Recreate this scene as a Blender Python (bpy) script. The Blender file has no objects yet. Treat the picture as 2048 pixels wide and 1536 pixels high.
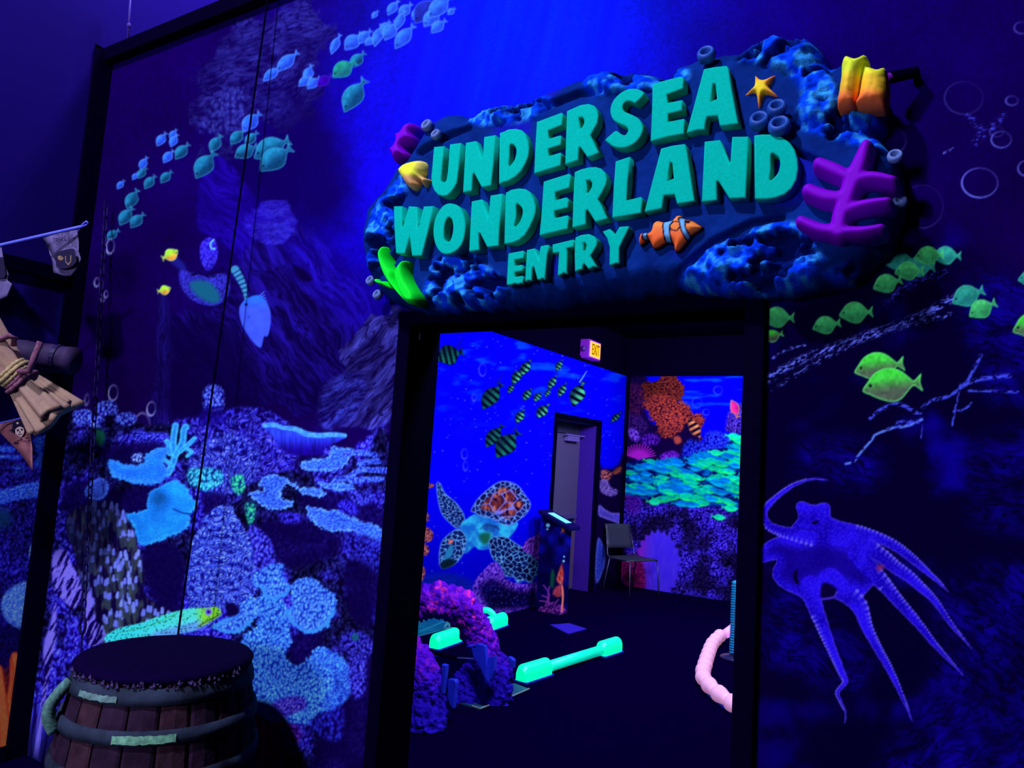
import bpy, bmesh, math, random
import numpy as np
from mathutils import Vector, Matrix

random.seed(7)
RNG = np.random.default_rng(7)
scene = bpy.context.scene
COL = scene.collection

# ------------------------------------------------------------------ camera
F_PX = 1500.0
YAW, PITCH, ROLL = [math.radians(a) for a in (31.881, 5.881, 3.705)]
CAM = np.array([0.0, 0.0, 1.62])


def cam_basis():
    cy, sy, cp, sp = math.cos(YAW), math.sin(YAW), math.cos(PITCH), math.sin(PITCH)
    fw = np.array([-sy * cp, cy * cp, sp])
    r = np.array([cy, sy, 0.0])
    u = np.cross(r, fw)
    c, s = math.cos(ROLL), math.sin(ROLL)
    return c * r + s * u, -s * r + c * u, fw


CR, CU, CF = cam_basis()
cam_data = bpy.data.cameras.new('camera')
cam_data.sensor_width = 36.0
cam_data.lens = 36.0 * F_PX / 2048.0
cam_data.clip_start = 0.05
cam = bpy.data.objects.new('camera', cam_data)
cam.matrix_world = Matrix(((CR[0], CU[0], -CF[0], CAM[0]), (CR[1], CU[1], -CF[1], CAM[1]),
                           (CR[2], CU[2], -CF[2], CAM[2]), (0, 0, 0, 1)))
COL.objects.link(cam)
scene.camera = cam

# ------------------------------------------------------------------ world, lamps, exposure
scene.view_settings.view_transform = 'Standard'
scene.view_settings.look = 'None'
scene.view_settings.exposure = 0.0
scene.view_settings.gamma = 1.0
scene.view_settings.use_curve_mapping = False
world = bpy.data.worlds.new('dark_hall')
scene.world = world
world.use_nodes = True
world.node_tree.nodes['Background'].inputs[0].default_value = (0.10, 0.06, 1.0, 1)
world.node_tree.nodes['Background'].inputs[1].default_value = 0.02

LAMP_COL = (0.50, 0.56, 1.0)


def area_lamp(name, loc, target, power, size, color=LAMP_COL, size_y=None, spread=180):
    d = bpy.data.lights.new(name, 'AREA')
    d.energy = power
    d.color = color
    d.size = size
    if size_y:
        d.shape = 'RECTANGLE'
        d.size_y = size_y
    d.spread = math.radians(spread)
    o = bpy.data.objects.new(name, d)
    o.location = loc
    o.rotation_euler = (Vector(target) - Vector(loc)).to_track_quat('-Z', 'Y').to_euler()
    COL.objects.link(o)
    return o


area_lamp('blacklight_key', (-2.2, -1.75, 6.1), (-1.9, 2.13, 1.2), 530, 0.28)
area_lamp('added_fill', (-2.4, -4.3, 2.6), (-2.7, 2.1, 0.9), 255, 1.2)  # added fill from behind the camera, evens out the mural wall
area_lamp('blacklight_upper', (-3.35, 2.62, 5.3), (-4.1, 1.75, 3.2), 130, 0.35, (0.35, 0.30, 1.0))
area_lamp('added_arch_fill', (-1.5, 2.75, 3.2), (-2.8, 4.4, 0.5), 130, 0.3, size_y=0.6)  # added lamp, brightens the arch on its doorway side
area_lamp('blacklight_inside_near', (-1.4, 5.3, 3.2), (-4.1, 6.6, 1.0), 180, 0.5, size_y=1.4)
area_lamp('blacklight_inside_far', (-2.2, 7.5, 3.2), (-3.6, 10.0, 0.8), 180, 0.5, size_y=1.2)

# ------------------------------------------------------------------ geometry constants (metres)
WY = 2.135            # face of the mural wall
WT = 0.14             # its thickness
WTOP = 3.705
XL = -4.06            # hall side wall
DX0, DX1, DTOP = -1.772, -0.550, 2.095   # doorway
IX = -4.265           # inside side wall
IY = 10.0             # inside end wall
IZ = 2.955            # top of the inside murals


def ray(px, py):
    return (px - 1024.0) / F_PX * CR - (py - 768.0) / F_PX * CU + CF


def hit(px, py, axis, val):
    d = ray(px, py)
    return CAM + d * ((val - CAM[axis]) / d[axis])


def to_px(P):
    """world points (...,3) -> photo pixels"""
    q = np.asarray(P, float) - CAM
    z = q @ CF
    z = np.where(np.abs(z) < 1e-6, 1e-6, z)
    return 1024 + F_PX * (q @ CR) / z, 768 - F_PX * (q @ CU) / z, z


def crop(ox, oy, s, pts):
    return [(ox + s * p[0], oy + s * p[1]) + tuple(p[2:]) for p in pts]


# ------------------------------------------------------------------ colours
LC = np.array(LAMP_COL)
GAIN = 1.5


def lin(c):
    c = np.clip(np.asarray(c, float) / 255.0, 0, 1)
    return np.where(c <= 0.04045, c / 12.92, ((c + 0.055) / 1.055) ** 2.4)


def albedo(c):
    """pigment that shows the sRGB colour c under the blacklights"""
    return np.clip(lin(c) / (GAIN * LC), 0.0, 0.97)


# ------------------------------------------------------------------ materials
def new_mat(name):
    m = bpy.data.materials.new(name)
    m.use_nodes = True
    nt = m.node_tree
    b = nt.nodes['Principled BSDF']
    return m, nt, b


def bump(nt, b, scale, strength, detail=4.0, dist=0.004):
    n = nt.nodes.new('ShaderNodeTexNoise')
    n.inputs['Scale'].default_value = scale
    n.inputs['Detail'].default_value = detail
    tc = nt.nodes.new('ShaderNodeTexCoord')
    nt.links.new(tc.outputs['Object'], n.inputs['Vector'])
    bp = nt.nodes.new('ShaderNodeBump')
    bp.inputs['Strength'].default_value = strength
    bp.inputs['Distance'].default_value = dist
    nt.links.new(n.outputs['Fac'], bp.inputs['Height'])
    nt.links.new(bp.outputs['Normal'], b.inputs['Normal'])
    return n


def plain(name, c, rough=0.6, spec=0.3, var=0.12, scale=30.0, bmp=0.0, bscale=60.0, metal=0.0, raw=False):
    """noise-varied paint; c is the sRGB look under the lamps"""
    m, nt, b = new_mat(name)
    a = np.array(c, float) if raw else albedo(c)
    n = nt.nodes.new('ShaderNodeTexNoise')
    n.inputs['Scale'].default_value = scale
    n.inputs['Detail'].default_value = 5.0
    tc = nt.nodes.new('ShaderNodeTexCoord')
    nt.links.new(tc.outputs['Object'], n.inputs['Vector'])
    r = nt.nodes.new('ShaderNodeValToRGB')
    r.color_ramp.elements[0].position = 0.3
    r.color_ramp.elements[1].position = 0.7
    r.color_ramp.elements[0].color = (*(a * (1 - var)), 1)
    r.color_ramp.elements[1].color = (*np.clip(a * (1 + var), 0, 1), 1)
    nt.links.new(n.outputs['Fac'], r.inputs['Fac'])
    nt.links.new(r.outputs['Color'], b.inputs['Base Color'])
    b.inputs['Roughness'].default_value = rough
    b.inputs['Specular IOR Level'].default_value = spec
    b.inputs['Metallic'].default_value = metal
    if bmp:
        bump(nt, b, bscale, bmp)
    return m


def printed(name, rough=0.75, spec=0.08, bmp=0.0, bscale=80.0, dist=0.004, grain=0.05):
    """pigment read from the mesh's own colour layer, with a fine grain"""
    m, nt, b = new_mat(name)
    at = nt.nodes.new('ShaderNodeAttribute')
    at.attribute_name = 'Col'
    n = nt.nodes.new('ShaderNodeTexNoise')
    n.inputs['Scale'].default_value = 420.0
    tc = nt.nodes.new('ShaderNodeTexCoord')
    nt.links.new(tc.outputs['Object'], n.inputs['Vector'])
    mr = nt.nodes.new('ShaderNodeMapRange')
    mr.inputs['To Min'].default_value = 1 - grain * 2
    mr.inputs['To Max'].default_value = 1 + grain * 2
    nt.links.new(n.outputs['Fac'], mr.inputs['Value'])
    mx = nt.nodes.new('ShaderNodeVectorMath')
    mx.operation = 'SCALE'
    nt.links.new(at.outputs['Color'], mx.inputs[0])
    nt.links.new(mr.outputs['Result'], mx.inputs['Scale'])
    nt.links.new(mx.outputs['Vector'], b.inputs['Base Color'])
    b.inputs['Roughness'].default_value = rough
    b.inputs['Specular IOR Level'].default_value = spec
    if bmp:
        bump(nt, b, bscale, bmp, dist=dist)
    return m


def glow(name, c, strength, base=None):
    m, nt, b = new_mat(name)
    a = lin(c)
    n = nt.nodes.new('ShaderNodeTexNoise')
    n.inputs['Scale'].default_value = 14.0
    tc = nt.nodes.new('ShaderNodeTexCoord')
    nt.links.new(tc.outputs['Object'], n.inputs['Vector'])
    mr = nt.nodes.new('ShaderNodeMapRange')
    mr.inputs['To Min'].default_value = strength * 0.8
    mr.inputs['To Max'].default_value = strength * 1.2
    nt.links.new(n.outputs['Fac'], mr.inputs['Value'])
    b.inputs['Base Color'].default_value = (*(albedo(base) if base else a * 0.3), 1)
    b.inputs['Emission Color'].default_value = (*a, 1)
    nt.links.new(mr.outputs['Result'], b.inputs['Emission Strength'])
    b.inputs['Roughness'].default_value = 0.4
    return m


PRINT = printed('mural_print', rough=0.9, spec=0.0)
RELIEF = printed('painted_relief', rough=0.8, spec=0.03, bmp=0.5, bscale=120, dist=0.003)
GLOSSY = printed('painted_resin', rough=0.6, spec=0.06, bmp=0.12, bscale=60, dist=0.003)
CORALSTONE = printed('painted_coral_stone', rough=0.75, spec=0.05, bmp=0.8, bscale=90, dist=0.012)
BLACK = plain('black_paint', (2, 0, 27), rough=0.8, spec=0.01)


# ------------------------------------------------------------------ objects
def tag(o, label=None, cat=None, group=None, kind=None):
    if label: o['label'] = label
    if cat: o['category'] = cat
    if group: o['group'] = group
    if kind: o['kind'] = kind
    return o


def thing(name, loc, label, cat, group=None, rz=0.0):
    o = bpy.data.objects.new(name, None)
    o.empty_display_size = 0.1
    o.location = loc
    o.rotation_euler = (0, 0, rz)
    COL.objects.link(o)
    return tag(o, label, cat, group)


def link(name, me, mat, parent=None, keep=True, smooth=False):
    """link a mesh given in world coordinates; keep=True leaves it in place under a parent that sits elsewhere"""
    o = bpy.data.objects.new(name, me)
    COL.objects.link(o)
    if mat is not None and not me.materials:
        me.materials.append(mat)
    if parent is not None:
        o.parent = parent
        if keep:
            o.matrix_parent_inverse = world_of(parent).inverted()
    if smooth:
        me.polygons.foreach_set('use_smooth', np.ones(len(me.polygons), bool))
    return o


def world_of(o):
    m = Matrix.LocRotScale(o.location, o.rotation_euler, o.scale)
    if o.parent is not None:
        m = world_of(o.parent) @ o.matrix_parent_inverse @ m
    return m


def mesh_np(name, V, Q, cols=None):
    """mesh from (n,3) vertices and a list/array of faces (quads or tris arrays)"""
    me = bpy.data.meshes.new(name)
    V = np.asarray(V, np.float32)
    Q = np.asarray(Q, np.int32)
    k = Q.shape[1]
    me.vertices.add(len(V))
    me.vertices.foreach_set('co', V.ravel())
    me.loops.add(Q.size)
    me.loops.foreach_set('vertex_index', Q.ravel())
    me.polygons.add(len(Q))
    me.polygons.foreach_set('loop_start', np.arange(0, Q.size, k, dtype=np.int32))
    me.polygons.foreach_set('loop_total', np.full(len(Q), k, np.int32))
    if cols is not None:
        ca = me.color_attributes.new('Col', 'FLOAT_COLOR', 'POINT')
        c4 = np.ones((len(V), 4), np.float32)
        c4[:, :3] = cols
        ca.data.foreach_set('color', c4.ravel())
    me.update(calc_edges=True)
    return me


class MB:
    """collects simple shapes into one mesh"""
    def __init__(self):
        self.v, self.f = [], []

    def add(self, v, f):
        n = len(self.v)
        self.v += [tuple(map(float, p)) for p in v]
        self.f += [tuple(i + n for i in q) for q in f]
        return self

    def box(self, a, b):
        (x0, y0, z0), (x1, y1, z1) = a, b
        v = [(x, y, z) for z in (z0, z1) for y in (y0, y1) for x in (x0, x1)]
        return self.add(v, [(0, 2, 3, 1), (4, 5, 7, 6), (0, 1, 5, 4), (2, 6, 7, 3), (0, 4, 6, 2), (1, 3, 7, 5)])

    def tube(self, pts, rad, n=10, cap=True, closed=False, twist=0.0, prof=None):
        pts = [Vector(p) for p in pts]
        m = len(pts)
        rads = rad if hasattr(rad, '__len__') else [rad] * m
        v, f = [], []
        up = None
        for i in range(m):
            if closed:
                t = pts[(i + 1) % m] - pts[i - 1]
            else:
                t = pts[min(i + 1, m - 1)] - pts[max(i - 1, 0)]
            t.normalize()
            if up is None:
                up = Vector((0, 0, 1)) if abs(t.z) < 0.9 else Vector((1, 0, 0))
            up = (up - t * up.dot(t))
            up.normalize()
            sd = t.cross(up)
            for k in range(n):
                a = 2 * math.pi * k / n + twist * i
                r = rads[i] * (prof(a) if prof else 1.0)
                v.append(pts[i] + (sd * math.cos(a) + up * math.sin(a)) * r)
        for i in range(m if closed else m - 1):
            j = (i + 1) % m
            for k in range(n):
                l = (k + 1) % n
                f.append((i * n + k, i * n + l, j * n + l, j * n + k))
        if cap and not closed:
            f.append(tuple(range(n))[::-1])
            f.append(tuple((m - 1) * n + k for k in range(n)))
        return self.add(v, f)

    def lathe(self, prof, n=24, c=(0, 0, 0), axis=None):
        """profile [(r, h)] around an axis through c"""
        ax = Vector(axis or (0, 0, 1)).normalized()
        s = Vector((1, 0, 0)) if abs(ax.x) < 0.8 else Vector((0, 1, 0))
        s = (s - ax * s.dot(ax)).normalized()
        t = ax.cross(s)
        v, f = [], []
        for r, h in prof:
            for k in range(n):
                a = 2 * math.pi * k / n
                v.append(Vector(c) + ax * h + (s * math.cos(a) + t * math.sin(a)) * r)
        for i in range(len(prof) - 1):
            for k in range(n):
                l = (k + 1) % n
                f.append((i * n + k, i * n + l, (i + 1) * n + l, (i + 1) * n + k))
        f.append(tuple(range(n))[::-1])
        f.append(tuple((len(prof) - 1) * n + k for k in range(n)))
        return self.add(v, f)

    def prism(self, poly, y0, y1):
        """x,z polygon pushed from y0 to y1"""
        n = len(poly)
        v = [(p[0], y0, p[1]) for p in poly] + [(p[0], y1, p[1]) for p in poly]
        f = [tuple(range(n)), tuple(range(2 * n - 1, n - 1, -1))]
        f += [(i, i + n, (i + 1) % n + n, (i + 1) % n) for i in range(n)]
        return self.add(v, f)

    def mesh(self, name, fix=True):
        me = bpy.data.meshes.new(name)
        me.from_pydata(self.v, [], self.f)
        if fix:
            bm = bmesh.new()
            bm.from_mesh(me)
            bmesh.ops.recalc_face_normals(bm, faces=bm.faces)
            bm.to_mesh(me)
            bm.free()
        me.update()
        return me

    def build(self, name, mat, parent=None, smooth=False, bevel=0.0):
        o = link(name, self.mesh(name), mat, parent, smooth=smooth)
        if bevel:
            md = o.modifiers.new('bevel', 'BEVEL')
            md.width = bevel
            md.segments = 2
            md.limit_method = 'ANGLE'
        return o


def set_cols(me, fn):
    """colour layer from a function of vertex positions -> sRGB (n,3)"""
    n = len(me.vertices)
    co = np.empty(n * 3, np.float32)
    me.vertices.foreach_get('co', co)
    c = albedo(fn(co.reshape(-1, 3).astype(float)))
    ca = me.color_attributes.new('Col', 'FLOAT_COLOR', 'POINT')
    c4 = np.ones((n, 4), np.float32)
    c4[:, :3] = c
    ca.data.foreach_set('color', c4.ravel())
    return me


# ------------------------------------------------------------------ noise and drawing
_T = np.random.default_rng(11).random((256, 256, 4)).astype(np.float32)


def vn(X, Y, seed=0):
    xi = np.floor(X).astype(np.int64)
    yi = np.floor(Y).astype(np.int64)
    fx = (X - xi).astype(np.float32)
    fy = (Y - yi).astype(np.float32)
    fx = fx * fx * (3 - 2 * fx)
    fy = fy * fy * (3 - 2 * fy)
    xi = xi + seed * 37
    yi = yi + seed * 91
    t = _T[..., seed % 4]
    a = t[xi & 255, yi & 255]
    b = t[(xi + 1) & 255, yi & 255]
    c = t[xi & 255, (yi + 1) & 255]
    d = t[(xi + 1) & 255, (yi + 1) & 255]
    return (a * (1 - fx) + b * fx) * (1 - fy) + (c * (1 - fx) + d * fx) * fy


def fbm(X, Y, seed=0, octv=4):
    s, a, tot = 0.0, 1.0, 0.0
    for k in range(octv):
        s = s + a * vn(X * 2 ** k + 13.7 * k, Y * 2 ** k + 5.1 * k, seed + k)
        tot += a
        a *= 0.5
    return s / tot


def worley(X, Y, seed=0, second=False):
    xi = np.floor(X).astype(np.int64)
    yi = np.floor(Y).astype(np.int64)
    f1 = np.full(X.shape, 9.0, np.float32)
    f2 = f1.copy()
    rid = np.zeros(X.shape, np.float32)
    for dx in (-1, 0, 1):
        for dy in (-1, 0, 1):
            cx, cy = xi + dx, yi + dy
            t = _T[(cx + seed * 53) & 255, (cy + seed * 29) & 255]
            d = np.hypot(cx + t[..., 0] - X, cy + t[..., 1] - Y).astype(np.float32)
            m = d < f1
            f2 = np.where(m, f1, np.minimum(f2, d))
            rid = np.where(m, t[..., 2], rid)
            f1 = np.where(m, d, f1)
    return (f1, f2, rid) if second else (f1, rid)


def smooth_poly(pts, k=4, closed=True):
    p = np.asarray(pts, float)
    n = len(p)
    out = []
    for i in range(n if closed else n - 1):
        if closed:
            a, b, c, d = p[i - 1], p[i], p[(i + 1) % n], p[(i + 2) % n]
        else:
            a, b, c, d = p[max(i - 1, 0)], p[i], p[i + 1], p[min(i + 2, n - 1)]
        for t in np.arange(k) / k:
            out.append(0.5 * (2 * b + (c - a) * t + (2 * a - 5 * b + 4 * c - d) * t * t + (3 * b - a - 3 * c + d) * t ** 3))
    if not closed:
        out.append(p[-1])
    return np.array(out)


def sdf_poly(poly, X, Y):
    p = np.asarray(poly, float)[:, :2]
    dmin = np.full(X.shape, 1e9)
    ins = np.zeros(X.shape, bool)
    for i in range(len(p)):
        ax, ay = p[i - 1]
        bx, by = p[i]
        ex, ey = bx - ax, by - ay
        l2 = ex * ex + ey * ey
        if l2 < 1e-12:
            continue
        t = np.clip(((X - ax) * ex + (Y - ay) * ey) / l2, 0, 1)
        dmin = np.minimum(dmin, (X - ax - t * ex) ** 2 + (Y - ay - t * ey) ** 2)
        if ay != by:
            ins ^= ((ay > Y) != (by > Y)) & (X < ax + (Y - ay) * ex / ey)
    d = np.sqrt(dmin)
    return np.where(ins, -d, d)


def sdf_stroke(pts, X, Y):
    """tapered polyline (x, y, width) -> signed distance, and position along it 0..1"""
    p = np.asarray(pts, float)
    best = np.full(X.shape, 1e9)
    along = np.zeros(X.shape)
    n = len(p) - 1
    for i in range(n):
        ax, ay, aw = p[i]
        bx, by, bw = p[i + 1]
        ex, ey = bx - ax, by - ay
        l2 = ex * ex + ey * ey + 1e-9
        t = np.clip(((X - ax) * ex + (Y - ay) * ey) / l2, 0, 1)
        d = np.hypot(X - ax - t * ex, Y - ay - t * ey) - 0.5 * (aw + (bw - aw) * t)
        m = d < best
        best = np.where(m, d, best)
        along = np.where(m, (i + t) / n, along)
    return best, along


def sstep(a, b, x):
    t = np.clip((x - a) / (b - a + 1e-12), 0, 1)
    return t * t * (3 - 2 * t)


def C3(c):
    return np.array(c, np.float32)


def mix(a, b, t):
    return np.asarray(a) * (1 - t[..., None]) + np.asarray(b) * t[..., None]


# ------------------------------------------------------------------ mural printing
# Each mural is drawn once as a flat picture (positions taken from the photograph), then printed on the
# real wall as the colour layer of a fine grid; figures that can be told apart become their own pieces.
class Canvas:
    def __init__(self, x0, y0, x1, y1, step, base):
        self.x0, self.y0, self.s = x0, y0, step
        self.w, self.h = int((x1 - x0) / step) + 1, int((y1 - y0) / step) + 1
        u = x0 + np.arange(self.w) * step
        v = y0 + np.arange(self.h) * step
        self.U, self.V = np.meshgrid(u.astype(np.float32), v.astype(np.float32))
        self.rgb = np.empty((self.h, self.w, 3), np.float32)
        self.rgb[:] = base
        self.id = np.zeros((self.h, self.w), np.int32)
        self.names = ['']

    def new_id(self, name):
        self.names.append(name)
        return len(self.names) - 1

    def win(self, xa, ya, xb, yb):
        i0 = max(0, int((xa - self.x0) / self.s))
        i1 = min(self.w, int((xb - self.x0) / self.s) + 2)
        j0 = max(0, int((ya - self.y0) / self.s))
        j1 = min(self.h, int((yb - self.y0) / self.s) + 2)
        if i1 <= i0 or j1 <= j0:
            return None
        return (slice(j0, j1), slice(i0, i1))

    def put(self, sl, color, a, ident=None):
        dst = self.rgb[sl]
        self.rgb[sl] = dst * (1 - a[..., None]) + np.asarray(color, np.float32) * a[..., None]
        if ident:
            self.id[sl][a > 0.5] = ident

    def fill(self, poly, color, k=4, soft=None, ident=None, alpha=1.0, jag=0.0, rag=0.0):
        """color: tuple, or f(U, V, d) -> (h,w,3)"""
        pl = smooth_poly(poly, k) if k > 1 else np.asarray(poly, float)
        sf = soft or self.s
        sl = self.win(pl[:, 0].min() - sf - 2, pl[:, 1].min() - sf - 2, pl[:, 0].max() + sf + 2, pl[:, 1].max() + sf + 2)
        if sl is None:
            return
        U, V = self.U[sl], self.V[sl]
        d = sdf_poly(pl, U, V)
        if rag:
            d = d + rag * 2.2 * (fbm(U / 46, V / 46, 23, 4) - .5)
        if jag:
            d = d + jag * (vn(U / 4.2, V / 4.2, 17) + .5 * vn(U / 11, V / 11, 18) - .75)
        c = color(U, V, d) if callable(color) else C3(color)
        self.put(sl, c, (sstep(sf, -sf, d) * alpha), ident)

    def stroke(self, pts, color, soft=None, ident=None, alpha=1.0, k=3):
        p = smooth_poly(pts, k, closed=False)
        sf = soft or self.s
        w = p[:, 2].max()
        sl = self.win(p[:, 0].min() - w - sf, p[:, 1].min() - w - sf, p[:, 0].max() + w + sf, p[:, 1].max() + w + sf)
        if sl is None:
            return
        U, V = self.U[sl], self.V[sl]
        d, t = sdf_stroke(p, U, V)
        c = color(U, V, d, t) if callable(color) else C3(color)
        self.put(sl, c, sstep(sf * .7, -sf * .7, d) * alpha, ident)

    def ring(self, cx, cy, rx, ry, wd, color, alpha=1.0, ang=0.0):
        sl = self.win(cx - rx - 8, cy - ry - 8, cx + rx + 8, cy + ry + 8)
        if sl is None:
            return
        U, V = self.U[sl] - cx, self.V[sl] - cy
        ca, sa = math.cos(ang), math.sin(ang)
        X, Y = U * ca + V * sa, -U * sa + V * ca
        r = np.hypot(X / rx, Y / ry)
        d = np.abs(r - 1) * min(rx, ry) - wd * 0.5
        br = 0.65 + 0.35 * np.sin(np.arctan2(Y, X) * 1.0 - 0.9)
        self.put(sl, C3(color), sstep(1.3, -0.8, d) * alpha * br)

    def dots(self, pts, rad, color, alpha=1.0):
        for (x, y), r in zip(pts, rad):
            sl = self.win(x - r - 3, y - r - 3, x + r + 3, y + r + 3)
            if sl is None:
                continue
            d = np.hypot(self.U[sl] - x, self.V[sl] - y) - r
            self.put(sl, C3(color), sstep(1.2, -1.0, d) * alpha)

    def sample(self, px, py):
        x = np.clip((px - self.x0) / self.s, 0, self.w - 1.001)
        y = np.clip((py - self.y0) / self.s, 0, self.h - 1.001)
        i, j = x.astype(int), y.astype(int)
        fx, fy = (x - i)[..., None], (y - j)[..., None]
        r = self.rgb
        return (r[j, i] * (1 - fx) + r[j, i + 1] * fx) * (1 - fy) + (r[j + 1, i] * (1 - fx) + r[j + 1, i + 1] * fx) * fy

    def ident(self, px, py):
        x = np.round((px - self.x0) / self.s).astype(int)
        y = np.round((py - self.y0) / self.s).astype(int)
        ok = (x >= 0) & (y >= 0) & (x < self.w) & (y < self.h)
        return np.where(ok, self.id[np.clip(y, 0, self.h - 1), np.clip(x, 0, self.w - 1)], 0)


def rot(U, V, ang):
    c, s = math.cos(ang), math.sin(ang)
    return U * c + V * s, -U * s + V * c


def tips(dark, mid, tip, sc, seed=0, asp=1.5, ang=0.0, tone=0.25, warp=7.0, fill=0.66):
    """a coral head: crowded branch tips with dark gaps"""
    sc = sc * .72

    def f(U, V, d):
        X, Y = rot(U, V, ang)
        X = X + warp * (fbm(U / 13, V / 13, seed, 2) - .5)
        Y = Y + warp * (fbm(U / 13 + 40, V / 13, seed, 2) - .5)
        f1, rid = worley(X / sc, Y / (sc * asp), seed)
        t = np.clip(1 - f1 / fill, 0, 1)
        n = fbm(U / 42, V / 42, seed + 3, 3)
        lum = (1 - tone) + 2 * tone * n
        c = mix(C3(dark), C3(mid), sstep(0.0, 0.36, t) * (.7 + .3 * rid))
        c = mix(c, C3(tip), sstep(0.40, 0.80, t) * (0.3 + 0.7 * rid))
        return c * lum[..., None]
    return f


def fan(cx, cy, dark, mid, tip, na, nr, seed=0, tone=0.25, warp=0.25):
    """branches radiating from a point"""
    def f(U, V, d):
        a = np.arctan2(V - cy, U - cx)
        r = np.hypot(U - cx, V - cy)
        a = a + warp * (fbm(U / 16, V / 16, seed, 2) - .5)
        f1, rid = worley(a * na * 1.7, r / (nr * .8), seed)
        t = np.clip(1 - f1 / 0.6, 0, 1)
        n = fbm(U / 40, V / 40, seed + 5, 3)
        c = mix(C3(dark), C3(mid), sstep(0.0, 0.4, t) * (.5 + .5 * rid))
        c = mix(c, C3(tip), sstep(0.45, 0.85, t) * (0.3 + 0.7 * rid))
        return c * ((1 - tone) + 2 * tone * n)[..., None]
    return f


def plate(body, rim, dark, sc=7, seed=0, rimw=9, down=True):
    """table coral: fine tips, brighter knobbly rim"""
    sc = sc * .7

    def f(U, V, d):
        X = U + 6 * (fbm(U / 12, V / 12, seed, 2) - .5)
        f1, rid = worley(X / sc, V / (sc * .9), seed)
        t = np.clip(1 - f1 / 0.62, 0, 1)
        n = fbm(U / 28, V / 28, seed, 3)
        c = mix(C3(dark), C3(body), 0.15 + 0.85 * sstep(0.05, 0.55, t) * (.6 + .4 * rid))
        c = c * (0.74 + 0.5 * n)[..., None]
        return mix(c, C3(rim), sstep(-rimw, -2, d) * (0.3 + 0.7 * sstep(.15, .6, t)))
    return f


TANG = [(-.5, .04), (-.40, -.10), (-.26, -.24), (-.05, -.30), (.15, -.24), (.30, -.10), (.37, -.045), (.5, -.15),
        (.47, 0), (.5, .15), (.37, .045), (.28, .10), (.12, .25), (-.05, .27), (-.24, .20), (-.38, .12)]


def fish(cv, cx, cy, L, ang, body, back, edge, fat=1.0, name='printed_fish', eye=True, stripes=None, flip=1, seed=0):
    """ang: where the head points, degrees, 180 = left"""
    a = math.radians(ang) - math.pi
    c, s = math.cos(a), math.sin(a)
    P = [(cx + L * (x * c + y * fat * flip * s), cy + L * (-x * s + y * fat * flip * c)) for x, y in TANG]
    i = cv.new_id(name)

    def col(U, V, d):
        x, y = U - cx, V - cy
        lx = (x * c - y * s) / L
        ly = (x * s + y * c) / L / fat * flip
        q = mix(C3(back), C3(body), sstep(-.2, .12, ly))
        if stripes:
            st = np.sin(lx * stripes[1] + 0.8 + ly * 1.5)
            q = mix(q, C3(stripes[0]), sstep(-.1, .25, st))
        q = q * (0.86 + 0.28 * vn(U / 6, V / 6, seed))[..., None]
        q = mix(q, C3(edge), sstep(-max(2.2, L * .035), -0.5, d) * 0.75)
        if eye and L > 26:
            q = mix(q, C3((5, 10, 40)), sstep(L * .035, L * .02, np.hypot(lx + .36, ly + .03) * L))
        return q
    cv.fill(P, col, k=3, ident=i)


def specks(cv, pts, width, color, seed, dens=0.5, sc=5.0, ang=None, alpha=1.0):
    """broken glints scattered along a path"""
    p = smooth_poly([(x, y, width) for x, y in pts], 4, closed=False)
    sl = cv.win(p[:, 0].min() - width, p[:, 1].min() - width, p[:, 0].max() + width, p[:, 1].max() + width)
    if sl is None:
        return
    U, V = cv.U[sl], cv.V[sl]
    d, t = sdf_stroke(p, U, V)
    a = ang if ang is not None else math.atan2(p[-1, 1] - p[0, 1], p[-1, 0] - p[0, 0])
    X, Y = rot(U, V, a)
    n = 0.6 * vn(X / (sc * 2.2), Y / (sc * .55), seed) + 0.4 * vn(X / (sc * .9), Y / (sc * .5), seed + 1)
    m = sstep(1 - dens - .06, 1 - dens + .10, n) * sstep(0, -width * .45, d)
    cv.put(sl, C3(color), m * alpha)


def grid_print(parent, cv, A, Z, pos, name, base, fade=60.0, skip=None):
    """print canvas cv on a grid with coordinates A x Z; pos(a, z) -> xyz. Figures become children."""
    vs, cs, qs, ids = [], [], [], []
    off = 0
    for a_list, z_list in zip(A, Z):
        a = np.asarray(a_list)
        z = np.asarray(z_list)
        AA, ZZ = np.meshgrid(a, z)
        P = pos(AA.ravel(), ZZ.ravel())
        px, py, dep = to_px(P)
        col = cv.sample(px, py)
        out = np.maximum.reduce([cv.x0 - px, px - cv.x0 - cv.w * cv.s, cv.y0 - py, py - cv.y0 - cv.h * cv.s, np.zeros_like(px)])
        out = np.where(dep < 0.1, 1e4, out)
        k = sstep(0, fade, out)[:, None]
        col = col * (1 - k) + C3(base) * k
        n, m = len(a), len(z)
        I = np.arange(n * m).reshape(m, n)
        q = np.stack([I[:-1, :-1], I[:-1, 1:], I[1:, 1:], I[1:, :-1]], -1).reshape(-1, 4)
        cpx, cpy, _ = to_px(P[q].mean(1))
        idq = np.where(dep[q[:, 0]] > 0.1, cv.ident(cpx, cpy), 0)
        if skip is not None:
            c = P[q].mean(1)
            kp = ~skip(c)
            q, idq = q[kp], idq[kp]
        vs.append(P); cs.append(albedo(col)); qs.append(q + off); ids.append(idq)
        off += len(P)
    V, Cc, Q, I = np.concatenate(vs), np.concatenate(cs), np.concatenate(qs), np.concatenate(ids)
    root = None
    for k in [0] + sorted(set(I.tolist()) - {0}):
        q = Q[I == k]
        if len(q) < 6:
            if k: continue
        used, inv = np.unique(q, return_inverse=True)
        me = mesh_np(name if k == 0 else cv.names[k], V[used], inv.reshape(-1, 4), Cc[used])
        o = link(name if k == 0 else cv.names[k], me, PRINT, parent if k == 0 else root, keep=False)
        if k == 0:
            root = o
    return root


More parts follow.
